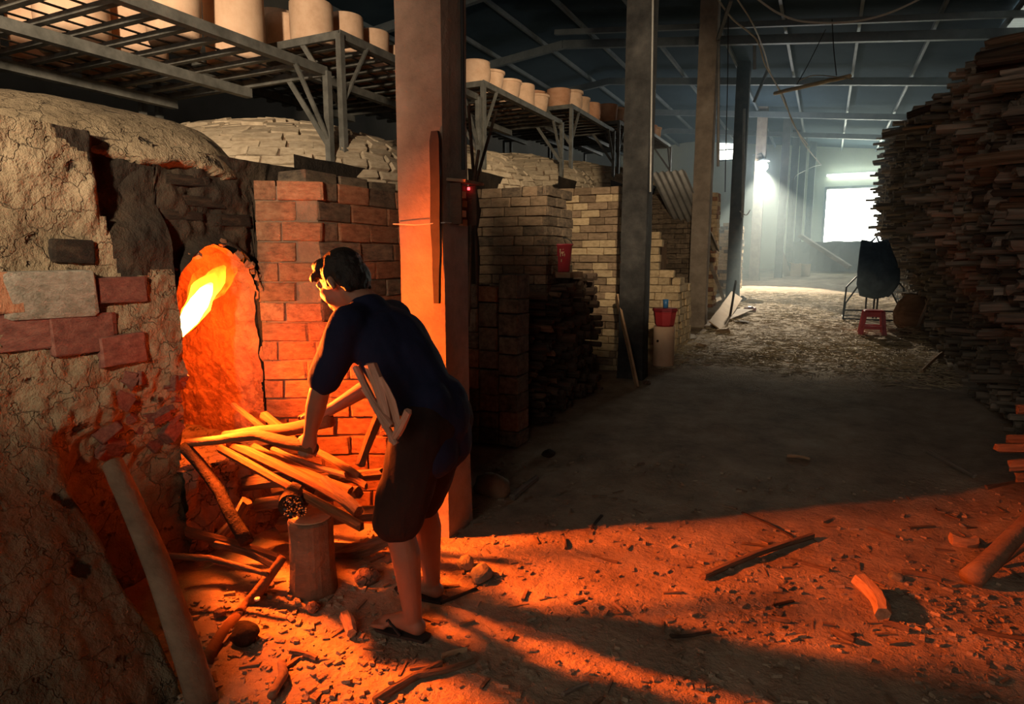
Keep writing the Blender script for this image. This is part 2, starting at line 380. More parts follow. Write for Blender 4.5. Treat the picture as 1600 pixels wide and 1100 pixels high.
# the front wall of mud beside the mouth
def ss(a, b, t): t = max(0, min(1, (t-a)/(b-a))); return t*t*(3-2*t)
def front_x(Y, z):
    low = ss(.95, .45, z)                                     # near buttress swells out only low down
    butt = ss(1.42, 1.30, Y + .07*nz((z*4, 2, 2)))
    x = -2.63 + butt*low*(.26 + .44*ss(.75, -.1, z)) 
    x += .08*ss(1.3, 1.0, Y)*ss(1.6, 1.0, z)
    x -= .10*ss(1.55, 1.75, z)*ss(1.62, 1.70, Y)              # sooted recess under the dome edge
    x -= .10*ss(.95, .55, z)*ss(1.36, 1.5, Y)
    x += .05*ss(.5, .0, z)
    a = .030+.03*ss(1.1, 1.5, Y)*ss(1.2, .9, z)
    x += a*(nz((Y*2.2, z*2.2, 4)) + .6*nz((Y*6, z*6, 8)) + .35*nz((Y*16, z*16, 2)) + .2*nz((Y*36, z*36, 2)))
    return x
fwm = MB().grid(lambda Y, z: (front_x(Y, z), Y, z), lin(-1.0, 1.95, 230), lin(-.02, 1.99, 170))
# jamb that turns into the tunnel
fwm.grid(lambda t, z: (front_x(1.95, z)-t, 1.95+.01*nz((t*9, z*9, 3)), z), lin(0, .8, 20), lin(-.02, 1.99, 100))
fme = fwm.mesh('front_wall', True); fme.materials.append(M['mud']); fme.materials.append(M['soot'])
for p in fme.polygons:                                         # soot licked up round the mouth and under the dome edge
    c = p.center; q = .08*nz((c.y*5, c.z*5, 3))+.04*nz((c.y*16, c.z*16, 3))
    if c.y+q > 1.60-.12*ss(1.6, 1.9, c.z) and c.z+q > 1.43+.5*ss(1.72, 1.60, c.y): p.material_index = 1
wl = add('front_wall', fme, None, K1)
AY, AH, ASP, AR = 2.22, .275, 1.20, .36                        # arch centre, half width, springing, rise
def archz(Y): q = max(0, 1-((Y-AY)/AH)**2); return ASP+AR*math.sqrt(q)
us = lin(1.94, 2.50, 44)
up_ = MB().grid(lambda Y, t: ((lambda z: (-2.72+.03*nz((Y*7, z*7, 1))+.02*nz((Y*20, z*20, 1)) + .06*ss(.12, 0, t), Y, z))(archz(Y)*(1-t)+1.99*t if AY-AH < Y < AY+AH else (ASP-.35)*(1-t)+1.99*t)), us, lin(0, 1, 40))
up_.grid(lambda Y, z: (-2.72+.03*nz((Y*7, z*7, 1))+.02*nz((Y*20, z*20, 1)), Y, z), lin(2.48, 2.85, 24), lin(0, 1.99, 80))
# sooty recess in front of the wall between jamb and dome edge
up_.grid(lambda Y, z: (-2.735+.02*nz((Y*7, z*7, 1))+.012*nz((Y*20, z*20, 1)), Y, z), lin(1.64, 1.97, 30), lin(1.5, 1.90, 30))
add('soot_wall', up_.mesh('soot_wall', True), M['soot'], K1, label='wall above the fire mouth, black with soot')
sm = MB().grid(lambda Y, z: (-2.66+.05*ss(.7, 0, z)+.05*nz((Y*5, z*5, 1))+.035*nz((Y*14, z*14, 1))+.02*nz((Y*33, z*33, 1)), Y, z), lin(1.92, 2.56, 60), lin(0, .50, 50))
sm.grid(lambda Y, t: (-2.66-t, Y, .50+.02*nz((Y*9, t*9, 1))), lin(1.92, 2.56, 12), lin(-.02, .9, 14))
add('sill', sm.mesh('sill', True), M['clod'], K1)
def tun(t, x):
    # cross-section of the tunnel: up the near jamb, over the arch and down the far jamb
    if t < .3: Y, z = AY-AH, .50+(ASP-.50)*t/.3
    elif t > .7: Y, z = AY+AH, ASP-(ASP-.50)*(t-.7)/.3
    else: a = math.pi*(1-(t-.3)/.4); Y, z = AY+AH*math.cos(a), ASP+AR*math.sin(a)
    lw = 1+1.2*ss(.95, .75, z)
    n = lw*(.024*nz((Y*5, z*8, x*5))+.018*nz((Y*15, z*15, x*15))+.012*nz((x*35, z*35, 2))+.006*nz((x*80, z*80, 2)))
    d = Vector((0, AY-Y, 1.15-z)).normalized()
    return (x, Y+d.y*n+.05*(x+2.68)*-.3, z+d.z*n)
tm = MB().grid(tun, lin(0, 1, 260), lin(-2.71, -3.6, 120))
add('mouth_tunnel', tm.mesh('mouth_tunnel', True), M['burnt'], K1)
add('fire_chamber', MB().grid(lambda Y, z: (-3.6, Y, z), [1.8, 2.6], [.4, 1.7]), M['char'], K1)
# rubble rim of the arch: separate clods and broken brick edges
for i in range(26):
    t = random.uniform(.2, .9); p = Vector(tun(t, -2.70)); rr = random.uniform(.012, .034)
    brick(K1, 'brick', p+Vector((random.uniform(.0, .03), random.uniform(-.012, .02), random.uniform(0, .02))), (rr*1.5, rr, rr), None, 1.2)
# blocks that show through the broken plaster of the front wall
for (px, py, wd, h, k) in ((77, 459, .32, .175, 'stone'), (8, 458, .09, .15, 'brick'), (36, 515, .36, .155, 'brick_red'), (128, 522, .26, .16, 'brick_red'), (190, 545, .2, .13, 'brick_red'), (190, 452, .22, .11, 'brick_red'), (118, 392, .16, .09, 'soot')):
    p = xp(px, py, -2.62)
    brick(K1, k, (front_x(p.y, p.z)-.035+(.02 if k == 'stone' else 0), p.y, p.z), (.12, wd, h), None, .03)
# brick courses standing out in the sooted recess
for (by_, bz_, bw_, bh_) in ((2.08, 1.69, .2, .04), (2.2, 1.76, .25, .05), (2.36, 1.68, .22, .06), (2.12, 1.85, .24, .05)):
    brick(K1, 'soot', (-2.762, by_, bz_), (.1, bw_, bh_), None, .05)
# dark hole with plaster clods under the brown bricks
for i in range(26):
    p = xp(random.uniform(180, 290), random.uniform(585, 715), -2.6)
    rr = random.uniform(.03, .07)
    brick(K1, 'brick_red', (front_x(p.y, p.z)-.015, p.y, p.z), (rr, rr*1.5, rr*1.1), None, .7)
# pits knocked into the plaster of the dome
for (px, py) in ((18, 182), (24, 225), (24, 247), (145, 205), (100, 228), (70, 243), (160, 222), (88, 207), (230, 215), (180, 225)):
    pass

# --- the other kilns of the row
labels = ['second dome kiln from the left, rows of pale bricks, behind the nearest pillar', 'brick dome kiln seen just right of the nearest pillar',
          'brick dome kiln left of the black smoked pillar', 'brick dome kiln behind the leaning corrugated sheet', 'furthest brick dome kiln of the row']
for k in range(1, 6):
    Yc, z0 = 1.93+2.07*k, .165*k
    K = thing('brick_kiln', (-4.4, Yc, gz(Yc)), labels[k-1], 'kiln', 'row of dome kilns')
    c, r = (-4.35, Yc, 1.55+z0), (1.60, 1.0, .80)
    fn = dome_fn(c, r, .72, .8, .012, k)
    add('dome_shell', MB().grid(fn, lin(-math.pi*.6, math.pi*.7, 60), lin(.0, math.pi/2, 24)).mesh('dome_shell', True), M['mortar'], K)
    fwk = MB().grid(lambda Y, z: (-2.86+.03*nz((Y*5, z*5, k)), Y, z), lin(Yc-1.06, Yc+1.06, 12), lin(0, 1.93+z0, 14))
    add('front_wall', fwk.mesh('front_wall', True), M['soot'], K)
    cnt = 0; rest = []
    ph = .22
    while ph < 1.5:
        cr_ = math.cos(ph)
        th = -math.pi*.56+random.uniform(0, .1)
        while th < math.pi*.42:
            p = Vector(fn(th, ph)); q = Vector(fn(th+.02, ph)); u = Vector(fn(th, ph+.02))
            tx = (q-p).normalized(); tz = (u-p); tz = (tz-tx*tz.dot(tx)).normalized(); ny = tx.cross(tz)
            L_ = random.uniform(.15, .2)
            dth = .02*(L_+.012)/max(1e-4, (q-p).length)
            vis = ny.dot((CAM-p).normalized()) > -.12
            if vis and cnt < 290 and th+dth < math.pi*.46:
                Mx = Matrix((tx, ny*-1, tz)).transposed()
                if Mx.determinant() < 0: Mx = Matrix((tx*-1, ny*-1, tz)).transposed()
                brick(K, 'brick_dome', p+ny*random.uniform(-.012, .012), (L_, .05, .062), Mx, .06); cnt += 1
            th += max(dth, .02)
        ph += .02*.074/max(1e-4, (Vector(fn(0, ph+.02))-Vector(fn(0, ph))).length)

# ------------------------------------------------------------------ brick piers between the kilns
P0 = thing('brick_pier', (-2.3, 2.7, 0), 'tall orange-lit brick buttress between the fire mouth and the nearest pillar', 'brick pier', 'brick piers between the kilns')
A_, B_ = Vector((-2.69, 2.47, 0)), Vector((-1.93, 2.86, 0)); d_ = (B_-A_).normalized(); n_ = Vector((d_.y, -d_.x, 0)); MP = Matrix((d_, -n_, Vector((0, 0, 1)))).transposed()
C_ = Vector((-2.395, 2.621, 0))
add('core', MB().box((A_+B_)/2 - n_*.187 + Vector((0, 0, .55)), ((B_-A_).length-.02, .36, 1.10), MP), M['mortar'], P0)
add('core', MB().box((-2.60, 3.06, .93), (.388, .86, 1.86)).box((A_+C_)/2 - n_*.11+Vector((0, 0, .93)), ((C_-A_).length-.01, .2, 1.86), MP), M['mortar'], P0)
brick_face(P0, A_.xy, B_.xy, .0, lambda t: 1.95 if t < .262 else 1.16-.25*max(0, t-.55), .235, .105, .12, ['brick'], .004, 0, .005)
e_ = B_ - n_*.36
brick_face(P0, B_.xy, e_.xy, .0, lambda t: 1.06, .22, .105, .1, ['brick_dark', 'brick'], .01)
brick_face(P0, C_.xy, (-2.395, 3.5), 1.05, lambda t: 1.95-.04*t+.02*nz((t*6, 0, 0)), .30, .105, .12, ['brick', 'brick_dark', 'brick'], .004, 0, .005)
for i in range(3): brick(P0, 'brick_dark', (-2.55, 2.72+.27*i, 1.90), (.2, .25, .09), None, .05)

def pier(Y, xa, xb, zt, label, kinds, kinds2=None, dy=.45, top2=None, z0=None, bl=.22, bh=.085, ct=None):
    z0 = gz(Y) if z0 is None else z0
    P = thing('brick_pier', ((xa+xb)/2, Y+dy/2, z0), label, 'brick pier', 'brick piers between the kilns')
    add('core', MB().box(((xa+xb)/2-.02, Y+dy/2+.03, (z0+(ct or zt-.14))/2), (xb-xa-.08, dy-.04, (ct or zt-.14)-z0)), M['mortar'], P)
    f1 = lambda t: zt+.05*nz((t*5, Y, 0)); L = xb-xa
    if top2: f1 = top2
    brick_face(P, (xa, Y), (xb, Y), z0-.02, f1, bl, bh, .11, kinds, .01, .01)
    brick_face(P, (xb, Y), (xb, Y+dy), z0-.02, lambda t: (ct+.12 if ct else zt-.04)+.03*nz((t*5, Y, 4)), bl, bh, .11, kinds2 or kinds, .01, .01)
    return P
pier(5.22, -2.95, -2.2, 2.12, 'smoked brick pier above the dark firewood, behind the maroon bucket', ['brick_dark', 'brick_mid', 'brick_mid'], ['brick_dark'], dy=.62)
pier(7.15, -2.9, -2.12, 2.28, 'smoked brick pier left of the black smoked pillar', ['brick_mid', 'brick_mid', 'brick_tan'], ['brick_tan', 'brick_mid'])
pier(8.55, -2.6, -1.72, 1.82, 'pale yellow brick stack right behind the black smoked pillar', ['brick_tan'], ['brick_tan'], dy=.9, top2=lambda t: 1.82 if t < .60 else (1.30 if t < .76 else 1.18), bl=.17, bh=.1, ct=1.05)
add('core', MB().box((-2.32, 9.0, 1.35), (.48, .8, .66)), M['mortar'], [o for o in bpy.data.objects if o.get('label') == 'pale yellow brick stack right behind the black smoked pillar'][0])
pier(11.35, -2.9, -2.05, 2.6, 'dark brick pier beside the leaning corrugated sheet', ['brick_dark'])
pier(13.4, -2.9, -2.0, 2.75, 'tan brick pier just right of the third pillar', ['brick_tan', 'brick_tan', 'brick'])
pier(17.3, -2.9, -1.95, 2.3, 'far brick pier between the two slim pillars', ['brick_dark', 'brick_tan'])

# ------------------------------------------------------------------ steel racks over the kilns
ordn = ['nearest', 'second', 'third', 'fourth', 'fifth', 'sixth']
def rack(i, Y0, Y1, z, X0=-3.0, XB=-4.85, foot=None, near_post=True):
    t = thing('pottery_rack', ((X0+XB)/2, (Y0+Y1)/2, z), ordn[i]+' steel grid rack from the left, above the kilns, loaded with clay pots', 'rack', 'steel pottery racks over the kilns')
    S = M['steel']
    foot = foot if foot is not None else z-.95
    add('front_rail', MB().box((X0, (Y0+Y1)/2, z), (.012, Y1-Y0, .055)).box((X0-.025, (Y0+Y1)/2, z-.022), (.05, Y1-Y0, .01)), S, t)
    add('middle_rail', MB().box((-3.68, (Y0+Y1)/2, z-.065), (.012, Y1-Y0, .06)).box((-3.705, (Y0+Y1)/2, z-.09), (.05, Y1-Y0, .01)), S, t)
    add('back_rail', MB().box((-4.45, (Y0+Y1)/2, z-.065), (.012, Y1-Y0, .06)).box((-4.475, (Y0+Y1)/2, z-.09), (.05, Y1-Y0, .01)), S, t)
    for Y in (Y0, Y1): add('end_rail', MB().box(((X0+XB)/2, Y, z-.005), (X0-XB, .03, .05)), S, t)
    n = max(3, int(round((Y1-Y0)/.195)))
    cb = MB().box((0, 0, 0), (X0-XB, .038, .028)).mesh('cross_bar', mat=S)
    for j in range(1, n): add('cross_bar', cb, None, t, ((X0+XB)/2, Y0+(Y1-Y0)*j/n, z-.005))
    rd = MB().tube([(0, -(Y1-Y0)/2, 0), (0, (Y1-Y0)/2, 0)], .0065, 5).mesh('rod', mat=S)
    for j in range(11): add('rod', rd, None, t, (X0-.14-.155*j, (Y0+Y1)/2, z+.012))
    for Y, sg in ((Y0, 1), (Y1, -1)):
        for X, sx in ((X0, -1), (XB, 1)):
            add('post', MB().box((X, Y, (z+foot)/2), (.042, .042, z-foot)), S, t)
            if X == X0:
                add('brace', MB().bar((X, Y, z-.45), (X, Y+sg*.28, z-.02), .03, .012), S, t)
                add('brace', MB().bar((X, Y, z-.48), (X+sx*.33, Y, z-.02), .012, .035), S, t)
    return t
RK = [(0.55, 3.42, 2.69), (3.56, 5.46, 2.96), (5.56, 7.57, 3.11), (7.89, 9.7, 3.37), (9.95, 11.6, 3.55), (11.75, 13.6, 3.72)]
for i, (a, b, z) in enumerate(RK): rack(i, a, b, z, foot=[1.84, 1.86, 2.05, 2.2, 2.4, 2.6][i])

# ------------------------------------------------------------------ clay pots
def pot_mesh(kind, m):
    prof = {'tall': [(.80, 0), (.86, .05), (.92, .35), (.97, .7), (1.0, .97), (.99, 1.0), (.90, 1.0), (.88, .9), (.80, .1)],
            'straight': [(.90, 0), (.97, .03), (1.0, .3), (1.0, .9), (.99, .985), (.96, 1.0), (.88, .99), (.87, .85), (.83, .08)],
            'bowl': [(.62, 0), (.72, .1), (.88, .45), (.98, .82), (1.0, .98), (.98, 1.0), (.9, .99), (.85, .8), (.6, .12)],
            'jar': [(.70, 0), (.82, .08), (.96, .35), (1.0, .6), (.95, .85), (.93, .93), (.95, 1.0), (.87, 1.0), (.85, .9), (.65, .1)]}[kind]
    mb = MB().lathe([(r*.5, z) for r, z in prof], 28); mb.f.append(tuple((len(prof)-1)*28+k for k in range(28)))
    return mb.mesh('clay_pot', True, m)
rim_me = MB().lathe([(.5, .88), (.535, .89), (.54, .985), (.5, 1.0), (.47, .99), (.47, .88)], 28, capb=False).mesh('rim', True, M['pot'])
rim_rust = MB().lathe([(.5, .88), (.535, .89), (.54, .985), (.5, 1.0), (.47, .99), (.47, .88)], 28, capb=False).mesh('rim', True, M['pot_rust'])
PM = {(k, c): pot_mesh(k, M[c]) for k in ('tall', 'straight', 'bowl', 'jar') for c in ('pot', 'pot_rust')}
rown = ['front', 'second', 'third', 'back']; cnth = ['first', 'second', 'third', 'fourth', 'fifth', 'sixth', 'seventh', 'eighth', 'ninth']
def pot(X, Y, z, d, h, kind, label, c='pot', rim=False, grp='clay pots on the racks'):
    o = add('clay_pot', PM[(kind, c)], None, None, (X, Y, z), (0, 0, random.uniform(0, 6)), (d, d, h), label=label, cat='clay pot', group=grp)
    if rim:
        r_ = bpy.data.objects.new('rim', rim_me if c == 'pot' else rim_rust); COL.objects.link(r_); r_.parent = o
    return o
zr = lambda i: RK[i][2]+.022
pot(-3.56, 3.20, RK[0][2]+.022, .37, .52, 'straight', 'tall pale clay pot standing at the far front corner of the nearest rack')
pot(-3.52, 2.72, RK[0][2]+.022, .33, .50, 'tall', 'tall clay pot second from the far front corner of the nearest rack')
pot(-3.72, 3.80, RK[1][2]+.022, .27, .26, 'straight', 'small clay pot at the near end of the second rack')
for i, rows, step, d0, h0 in ((0, (-4.22, -4.66), .43, .42, .64), (1, (-3.45, -3.85, -4.25), .36, .30, .30), (2, (-3.22, -3.6, -4.0), .37, .30, .26), (3, (-3.25, -3.62, -4.0), .38, .32, .28), (4, (-3.25, -3.62), .40, .33, .30), (5, (-3.25, -3.62), .42, .32, .28)):
    a, b, _ = RK[i]
    for r_, X in enumerate(rows):
        Y = (a if i else 1.0)+.22+.06*r_; c_ = 0
        while Y < b-.15:
            skip = random.random() < (.12 if i == 0 and r_ == 0 else .06)
            if not skip:
                d = d0*random.uniform(.9, 1.06); h = h0*random.uniform(.85, 1.12)
                kd = random.choice(['straight', 'tall', 'straight'] if i < 2 else ['straight', 'bowl', 'tall', 'jar'])
                pot(X+random.uniform(-.02, .02), Y, zr(i), d, h, kd, '%s clay pot from the left in the %s row of the %s rack' % (cnth[min(c_, 8)], rown[r_], ordn[i]), 'pot' if i < 3 or random.random() < .4 else 'pot_rust', rim=(i >= 2 and random.random() < .5))
            Y += step*random.uniform(.97, 1.06); c_ += 1

# ------------------------------------------------------------------ firewood pieces
def wood_mesh(i, m, rings=5, n=6, split=True):
    """a unit length of firewood along X, radius about .5"""
    rnd = random.Random(100+i); mb = MB(); ph = rnd.uniform(0, 9)
    flat = rnd.uniform(.45, .9) if split else rnd.uniform(.85, 1)
    rad = [(1 if not split else rnd.uniform(.62, 1.05)) for _ in range(n)]
    by, bz = rnd.uniform(-.35, .35), rnd.uniform(-.3, .3)
    for j in range(rings):
        t = j/(rings-1); tap = 1-.22*t*rnd.uniform(.2, 1)
        oy, oz = by*math.sin(t*3.1), bz*math.sin(t*3.1)
        for k in range(n):
            a = 2*math.pi*k/n+ph; r = .5*rad[k]*tap*rnd.uniform(.93, 1.07)
            dx = rnd.uniform(-.02, .02) if j in (0, rings-1) else 0
            mb.v.append((t-.5+dx, oy+r*math.cos(a), oz+r*flat*math.sin(a)))
    for j in range(rings-1):
        for k in range(n): mb.f.append((j*n+k, j*n+(k+1) % n, (j+1)*n+(k+1) % n, (j+1)*n+k))
    mb.f.append(tuple(reversed(range(n)))); mb.f.append(tuple((rings-1)*n+k for k in range(n)))
    mb.f = [tuple(reversed(q)) for q in mb.f]
    return mb.mesh('firewood', False, m)
WM = {k: [wood_mesh(i+h*10, M[k], split=(i % 3 != 0)) for i in range(7)] for h, k in enumerate(('bark', 'split', 'greywood', 'darkwood', 'hearth', 'pink_lit_wood'))}
def wood(p0, p1, r, k, label, cat='firewood', group=None, name='firewood', roll=None, me=None):
    p0, p1 = Vector(p0), Vector(p1); d = p1-p0
    Mx = frame(d).to_4x4() @ Matrix.Rotation(roll if roll is not None else random.uniform(0, 6), 4, 'X')
    return add(name, me or random.choice(WM[k]), None, None, (p0+p1)/2, Mx.to_euler(), (d.length, 2*r, 2*r), label=label, cat=cat, group=group)
def log(name, pts, rads, m, label, cat='log', n=12, amp=.10, group=None, parent=None, seed=0):
    """a hand-shaped log or branch: bent, tapered, knobbly"""
    pts = [Vector(p) for p in pts]; out = []; ro = []; K = 6
    for i in range(len(pts)-1):
        for j in range(K):
            t = j/K; out.append(pts[i].lerp(pts[i+1], t)); ro.append(rads[i]*(1-t)+rads[i+1]*t)
    out.append(pts[-1]); ro.append(rads[-1])
    o0 = out[0].copy()
    mb = MB().tube([p-o0 for p in out], ro, n)
    d = (out[-1]-out[0]).normalized()
    for i in range(len(mb.v)):
        ring = i//n; c = out[ring]-o0; v = Vector(mb.v[i]); q = v-c
        L = (v.dot(d))
        q *= 1+amp*(nz((q.x*40+seed, q.y*40, q.z*40))+.8*nz((L*7+seed, q.x*60, q.z*60)))
        mb.v[i] = tuple(c+q + Vector((nz((L*3+seed, 1, 1)), nz((L*3+seed, 5, 1)), nz((L*3+seed, 9, 1))))*.012)
    return add(name, mb.mesh(name, True), m, parent, o0, label=label, cat=cat, group=group)

# the tall stack along the right side
def stack_top(Y): return 2.28+.108*Y+.10*nz((Y*1.7, 5, 5))
def stack_x(Y, z):
    x = 1.09 + .16*nz((Y*1.1, z*1.6, 2)) + .07*nz((Y*3.5, z*4, 7))
    rel = (z-gz(Y))/(stack_top(Y)-gz(Y))
    x -= .07*math.sin(min(1, max(0, rel))*2.6)
    x += .35*ss(.82, 1.0, rel)*random.uniform(-.4, 1.0)        # top recedes raggedly
    x += .38*ss(.55, .15, rel)*(.85+.15*ss(9, 4.5, Y))
    x += .55*ss(5.2, 4.35, Y)                                  # the near end steps back
    return x
near = []; far = MB()
Y = 4.45
while Y < 17.2:
    z = gz(Y)+.03; top = stack_top(Y); sY = .078 if Y < 7 else .10
    if Y < 5.4: top = min(top, .75+(Y-4.45)*2.3+.1*random.random()) if Y < 5.25 else top
    while z < top:
        r = random.uniform(.024, .046)*(1.0 if Y < 8 else 1.15)
        x0 = stack_x(Y, z)+random.uniform(-.10, .12)
        if random.random() < .04: x0 -= random.uniform(.08, .28)
        L_ = random.uniform(.75, 1.25)
        a, b = random.uniform(-.30, .14), random.uniform(-.10, .10)
        p0 = Vector((x0, Y+random.uniform(-.03, .03), z+r)); p1 = p0+Vector((L_*math.cos(a), L_*math.sin(a), L_*math.sin(b)*.6+.02))
        near.append((p0, p1, r))
        z += r*1.55
    Y += sY
def scr(p):
    v = p-CAM; return 800+FPX*v.dot(RT)/v.dot(FW), 550-FPX*v.dot(UP)/v.dot(FW)
inview = [q for q in near if scr(q[0])[0] < 1600 and -20 < scr(q[0])[1] < 1100]
inview.sort(key=lambda q: (q[0]-CAM).length - .8*max(0, 1.15-q[0].x))
ids = set(id(q) for q in inview[:180])
for q in near:
    if id(q) in ids:
        kk = random.choice(['greywood', 'greywood', 'bark', 'darkwood', 'greywood']); rl = (q[0].z-gz(q[0].y))/2.9
        wood(q[0], q[1], q[2]*1.15, kk, '%s billet %s near the front end of the tall right-hand stack' % ({'greywood': 'weathered grey-brown', 'bark': 'brown', 'darkwood': 'blackish'}[kk], ['at the foot', 'at knee height', 'at waist height', 'at head height', 'close under the top', 'on the top'][max(0, min(5, int(rl*6)))]), group='firewood in the tall right-hand stack')
    else:
        d = q[1]-q[0]; F_ = frame(d); ph = random.uniform(0, 6); n_s = 5; r0 = q[2]*1.1
        vs_ = []
        rr = [r0*random.uniform(.7, 1.1) for _ in range(n_s)]
        for t in (0, 1):
            for k in range(n_s):
                a = ph+2*math.pi*k/n_s
                vs_.append(q[0]+d*t+F_ @ Vector((random.uniform(-.01, .01), rr[k]*math.cos(a), rr[k]*.8*math.sin(a))))
        fs = [(k, (k+1) % n_s, n_s+(k+1) % n_s, n_s+k) for k in range(n_s)]+[tuple(reversed(range(n_s))), tuple(range(n_s, 2*n_s))]
        far.add(vs_, fs)
# colour of each piece of the far part comes from its own place in the stack
M['stackwood'] = mat('stack_wood', [(.10,.085,.07), (.22,.185,.145), (.40,.335,.26)], 7, .92, .5, 30, stretch=(.15, 1, 1), detail=3)
add('firewood_stack', far.mesh('firewood_stack'), M['stackwood'], kind='stuff', label='tall stack of split firewood receding along the right side', cat='firewood')
add('stack_shade', MB().grid(lambda Y, t: (1.55+.1*nz((Y, t, 1))+.5*ss(5.2, 4.4, Y), Y, gz(Y)+(stack_top(Y)-gz(Y)-.25)*t*(1 if Y > 5.5 else .5)), lin(4.6, 17, 40), [0, .5, 1]), M['darkwood'], kind='stuff', label='dark sheet standing for the shade inside the tall firewood stack', cat='firewood')  # dark sheet painted in for the shade between the billets
# pieces that stick out of the top of the stack
for (a, b, Y, r, k, lb) in (((1484, 118), (1600, 122), 7.6, .035, 'bark', 'two-toned billet jutting from the top of the right stack'),
        ((1418, 180), (1540, 150), 8.6, .05, 'darkwood', 'black pointed billet jutting furthest left from the stack top'),
        ((1378, 212), (1470, 196), 9.6, .045, 'greywood', 'thick round billet end jutting below the black pointed one'),
        ((1410, 202), (1465, 196), 9.2, .022, 'split', 'pale yellow billet near the stack top'),
        ((1503, 190), (1600, 176), 6.6, .028, 'split', 'long pale brown billet high in the right stack'),
        ((1553, 232), (1600, 214), 6.0, .05, 'bark', 'broad brown billet high at the right edge'),
        ((1488, 278), (1520, 274), 7.2, .03, 'brick', 'short reddish billet in the middle of the stack')):
    p0, p1 = yp(*a, Y), yp(*b, Y-.2); e = p0+(p1-p0).normalized()*max(.7, (p1-p0).length)
    wood(p0, e, r, k if k in WM else 'bark', lb, group='firewood in the tall right-hand stack')
# fire-lit billets at the foot of the stack
for i, (a, b, Y, r) in enumerate((((1558, 700), (1660, 704), 4.30, .028), ((1575, 686), (1660, 684), 4.42, .03), ((1580, 728), (1680, 722), 4.1, .032), ((1588, 746), (1690, 750), 4.0, .03), ((1590, 640), (1680, 640), 4.7, .035))):
    p0, p1 = yp(*a, Y), yp(*b, Y)
    wood(p0, p0+(p1-p0).normalized()*.9, r, 'bark', '%s orange-lit billet at the low right edge of the stack' % ['lowest but one', 'third', 'second', 'lowest', 'topmost'][i], group='fire-lit billets at the stack foot')

# dark firewood stacked under the smoked brick pier
rows = []
zz = gz(5)+.03
while zz < 1.30:
    Y = 4.75
    while Y < 6.35:
        tp = 1.17 if Y < 5.3 else 1.28
        if zz < tp and not (Y < 4.95 and zz > .9):
            rows.append((Y, zz))
        Y += .095
    zz += .068
rows.sort(key=lambda q: q[0]-.25*q[1])
lowrest = MB()
for i, (Y, zz) in enumerate(rows):
    r = random.uniform(.026, .042); x1 = -2.02+random.uniform(-.16, .05)-.05*zz
    p1 = Vector((x1, Y+random.uniform(-.03, .03), zz+r)); p0 = p1+Vector((-.85, random.uniform(-.06, .06), random.uniform(-.04, .04)))
    if i < 95: wood(p0, p1, r*1.1, random.choice(['darkwood', 'darkwood', 'bark']), 'dark billet at the near side of the low firewood stack under the maroon bucket', group='low dark firewood stack')
    else: lowrest.tube([p0, p1], r*1.05, 5)
add('low_firewood_stack', lowrest, M['darkwood'], kind='stuff', label='rest of the low dark firewood stack under the maroon bucket', cat='firewood')

# ------------------------------------------------------------------ the fire
def flame_mat(name, ramp, alpha):
    m = bpy.data.materials.new(name); m.use_nodes = True; nt = m.node_tree; N = nt.nodes; L = nt.links
    N.remove(N['Principled BSDF'])
    tc = N.new('ShaderNodeTexCoord'); sp = N.new('ShaderNodeSeparateXYZ'); L.new(tc.outputs['Generated'], sp.inputs[0])
    cr = N.new('ShaderNodeValToRGB'); L.new(sp.outputs['Z'], cr.inputs[0])
    el = cr.color_ramp.elements
    while len(el) < len(ramp): el.new(.5)
    for i, (p, c) in enumerate(ramp): el[i].position = p; el[i].color = (*c, 1)
    e = N.new('ShaderNodeEmission'); L.new(cr.outputs[0], e.inputs[0]); e.inputs[1].default_value = 1
    tr = N.new('ShaderNodeBsdfTransparent'); mx = N.new('ShaderNodeMixShader')
    nt_ = N.new('ShaderNodeTexNoise'); nt_.inputs['Scale'].default_value = 9; mp = N.new('ShaderNodeMapping'); mp.inputs['Scale'].default_value = (1.6, 1.6, .5)
    L.new(tc.outputs['Object'], mp.inputs[0]); L.new(mp.outputs[0], nt_.inputs['Vector'])
    ma = N.new('ShaderNodeMapRange'); ma.inputs[1].default_value = .35; ma.inputs[2].default_value = .65; ma.inputs[3].default_value = alpha[0]; ma.inputs[4].default_value = alpha[1]
    L.new(nt_.outputs['Fac'], ma.inputs[0])
    ta = N.new('ShaderNodeMath'); ta.operation = 'SUBTRACT'; L.new(ma.outputs[0], ta.inputs[0])
    z2 = N.new('ShaderNodeMath'); z2.operation = 'MULTIPLY'; L.new(sp.outputs['Z'], z2.inputs[0]); z2.inputs[1].default_value = alpha[2]
    L.new(z2.outputs[0], ta.inputs[1]); ta.use_clamp = True
    L.new(ta.outputs[0], mx.inputs[0]); L.new(tr.outputs[0], mx.inputs[1]); L.new(e.outputs[0], mx.inputs[2])
    L.new(mx.outputs[0], N['Material Output'].inputs[0]); return m
FX = -2.76
def fpt(px, py, X=FX): return xp(px, py, X)
fire = thing('fire', fpt(300, 530), 'white-hot flame blowing out of the kiln mouth', 'flame')
def flame(name, pts, rads, m):
    o0 = WLOC[fire.name]
    mb = MB(); out, ro = [], []
    for i in range(len(pts)-1):
        for j in range(5): t = j/5; out.append(Vector(pts[i]).lerp(Vector(pts[i+1]), t)); ro.append(rads[i]*(1-t)+rads[i+1]*t)
    out.append(Vector(pts[-1])); ro.append(rads[-1])
    mb.tube([p-o0 for p in out], ro, 14)
    for i in range(len(mb.v)):
        v = Vector(mb.v[i]); mb.v[i] = tuple(v+Vector((nz(v*14), nz(v*14+Vector((5, 5, 5))), nz(v*9)))*.014)
    return add(name, mb.mesh(name, True), m, fire, o0)
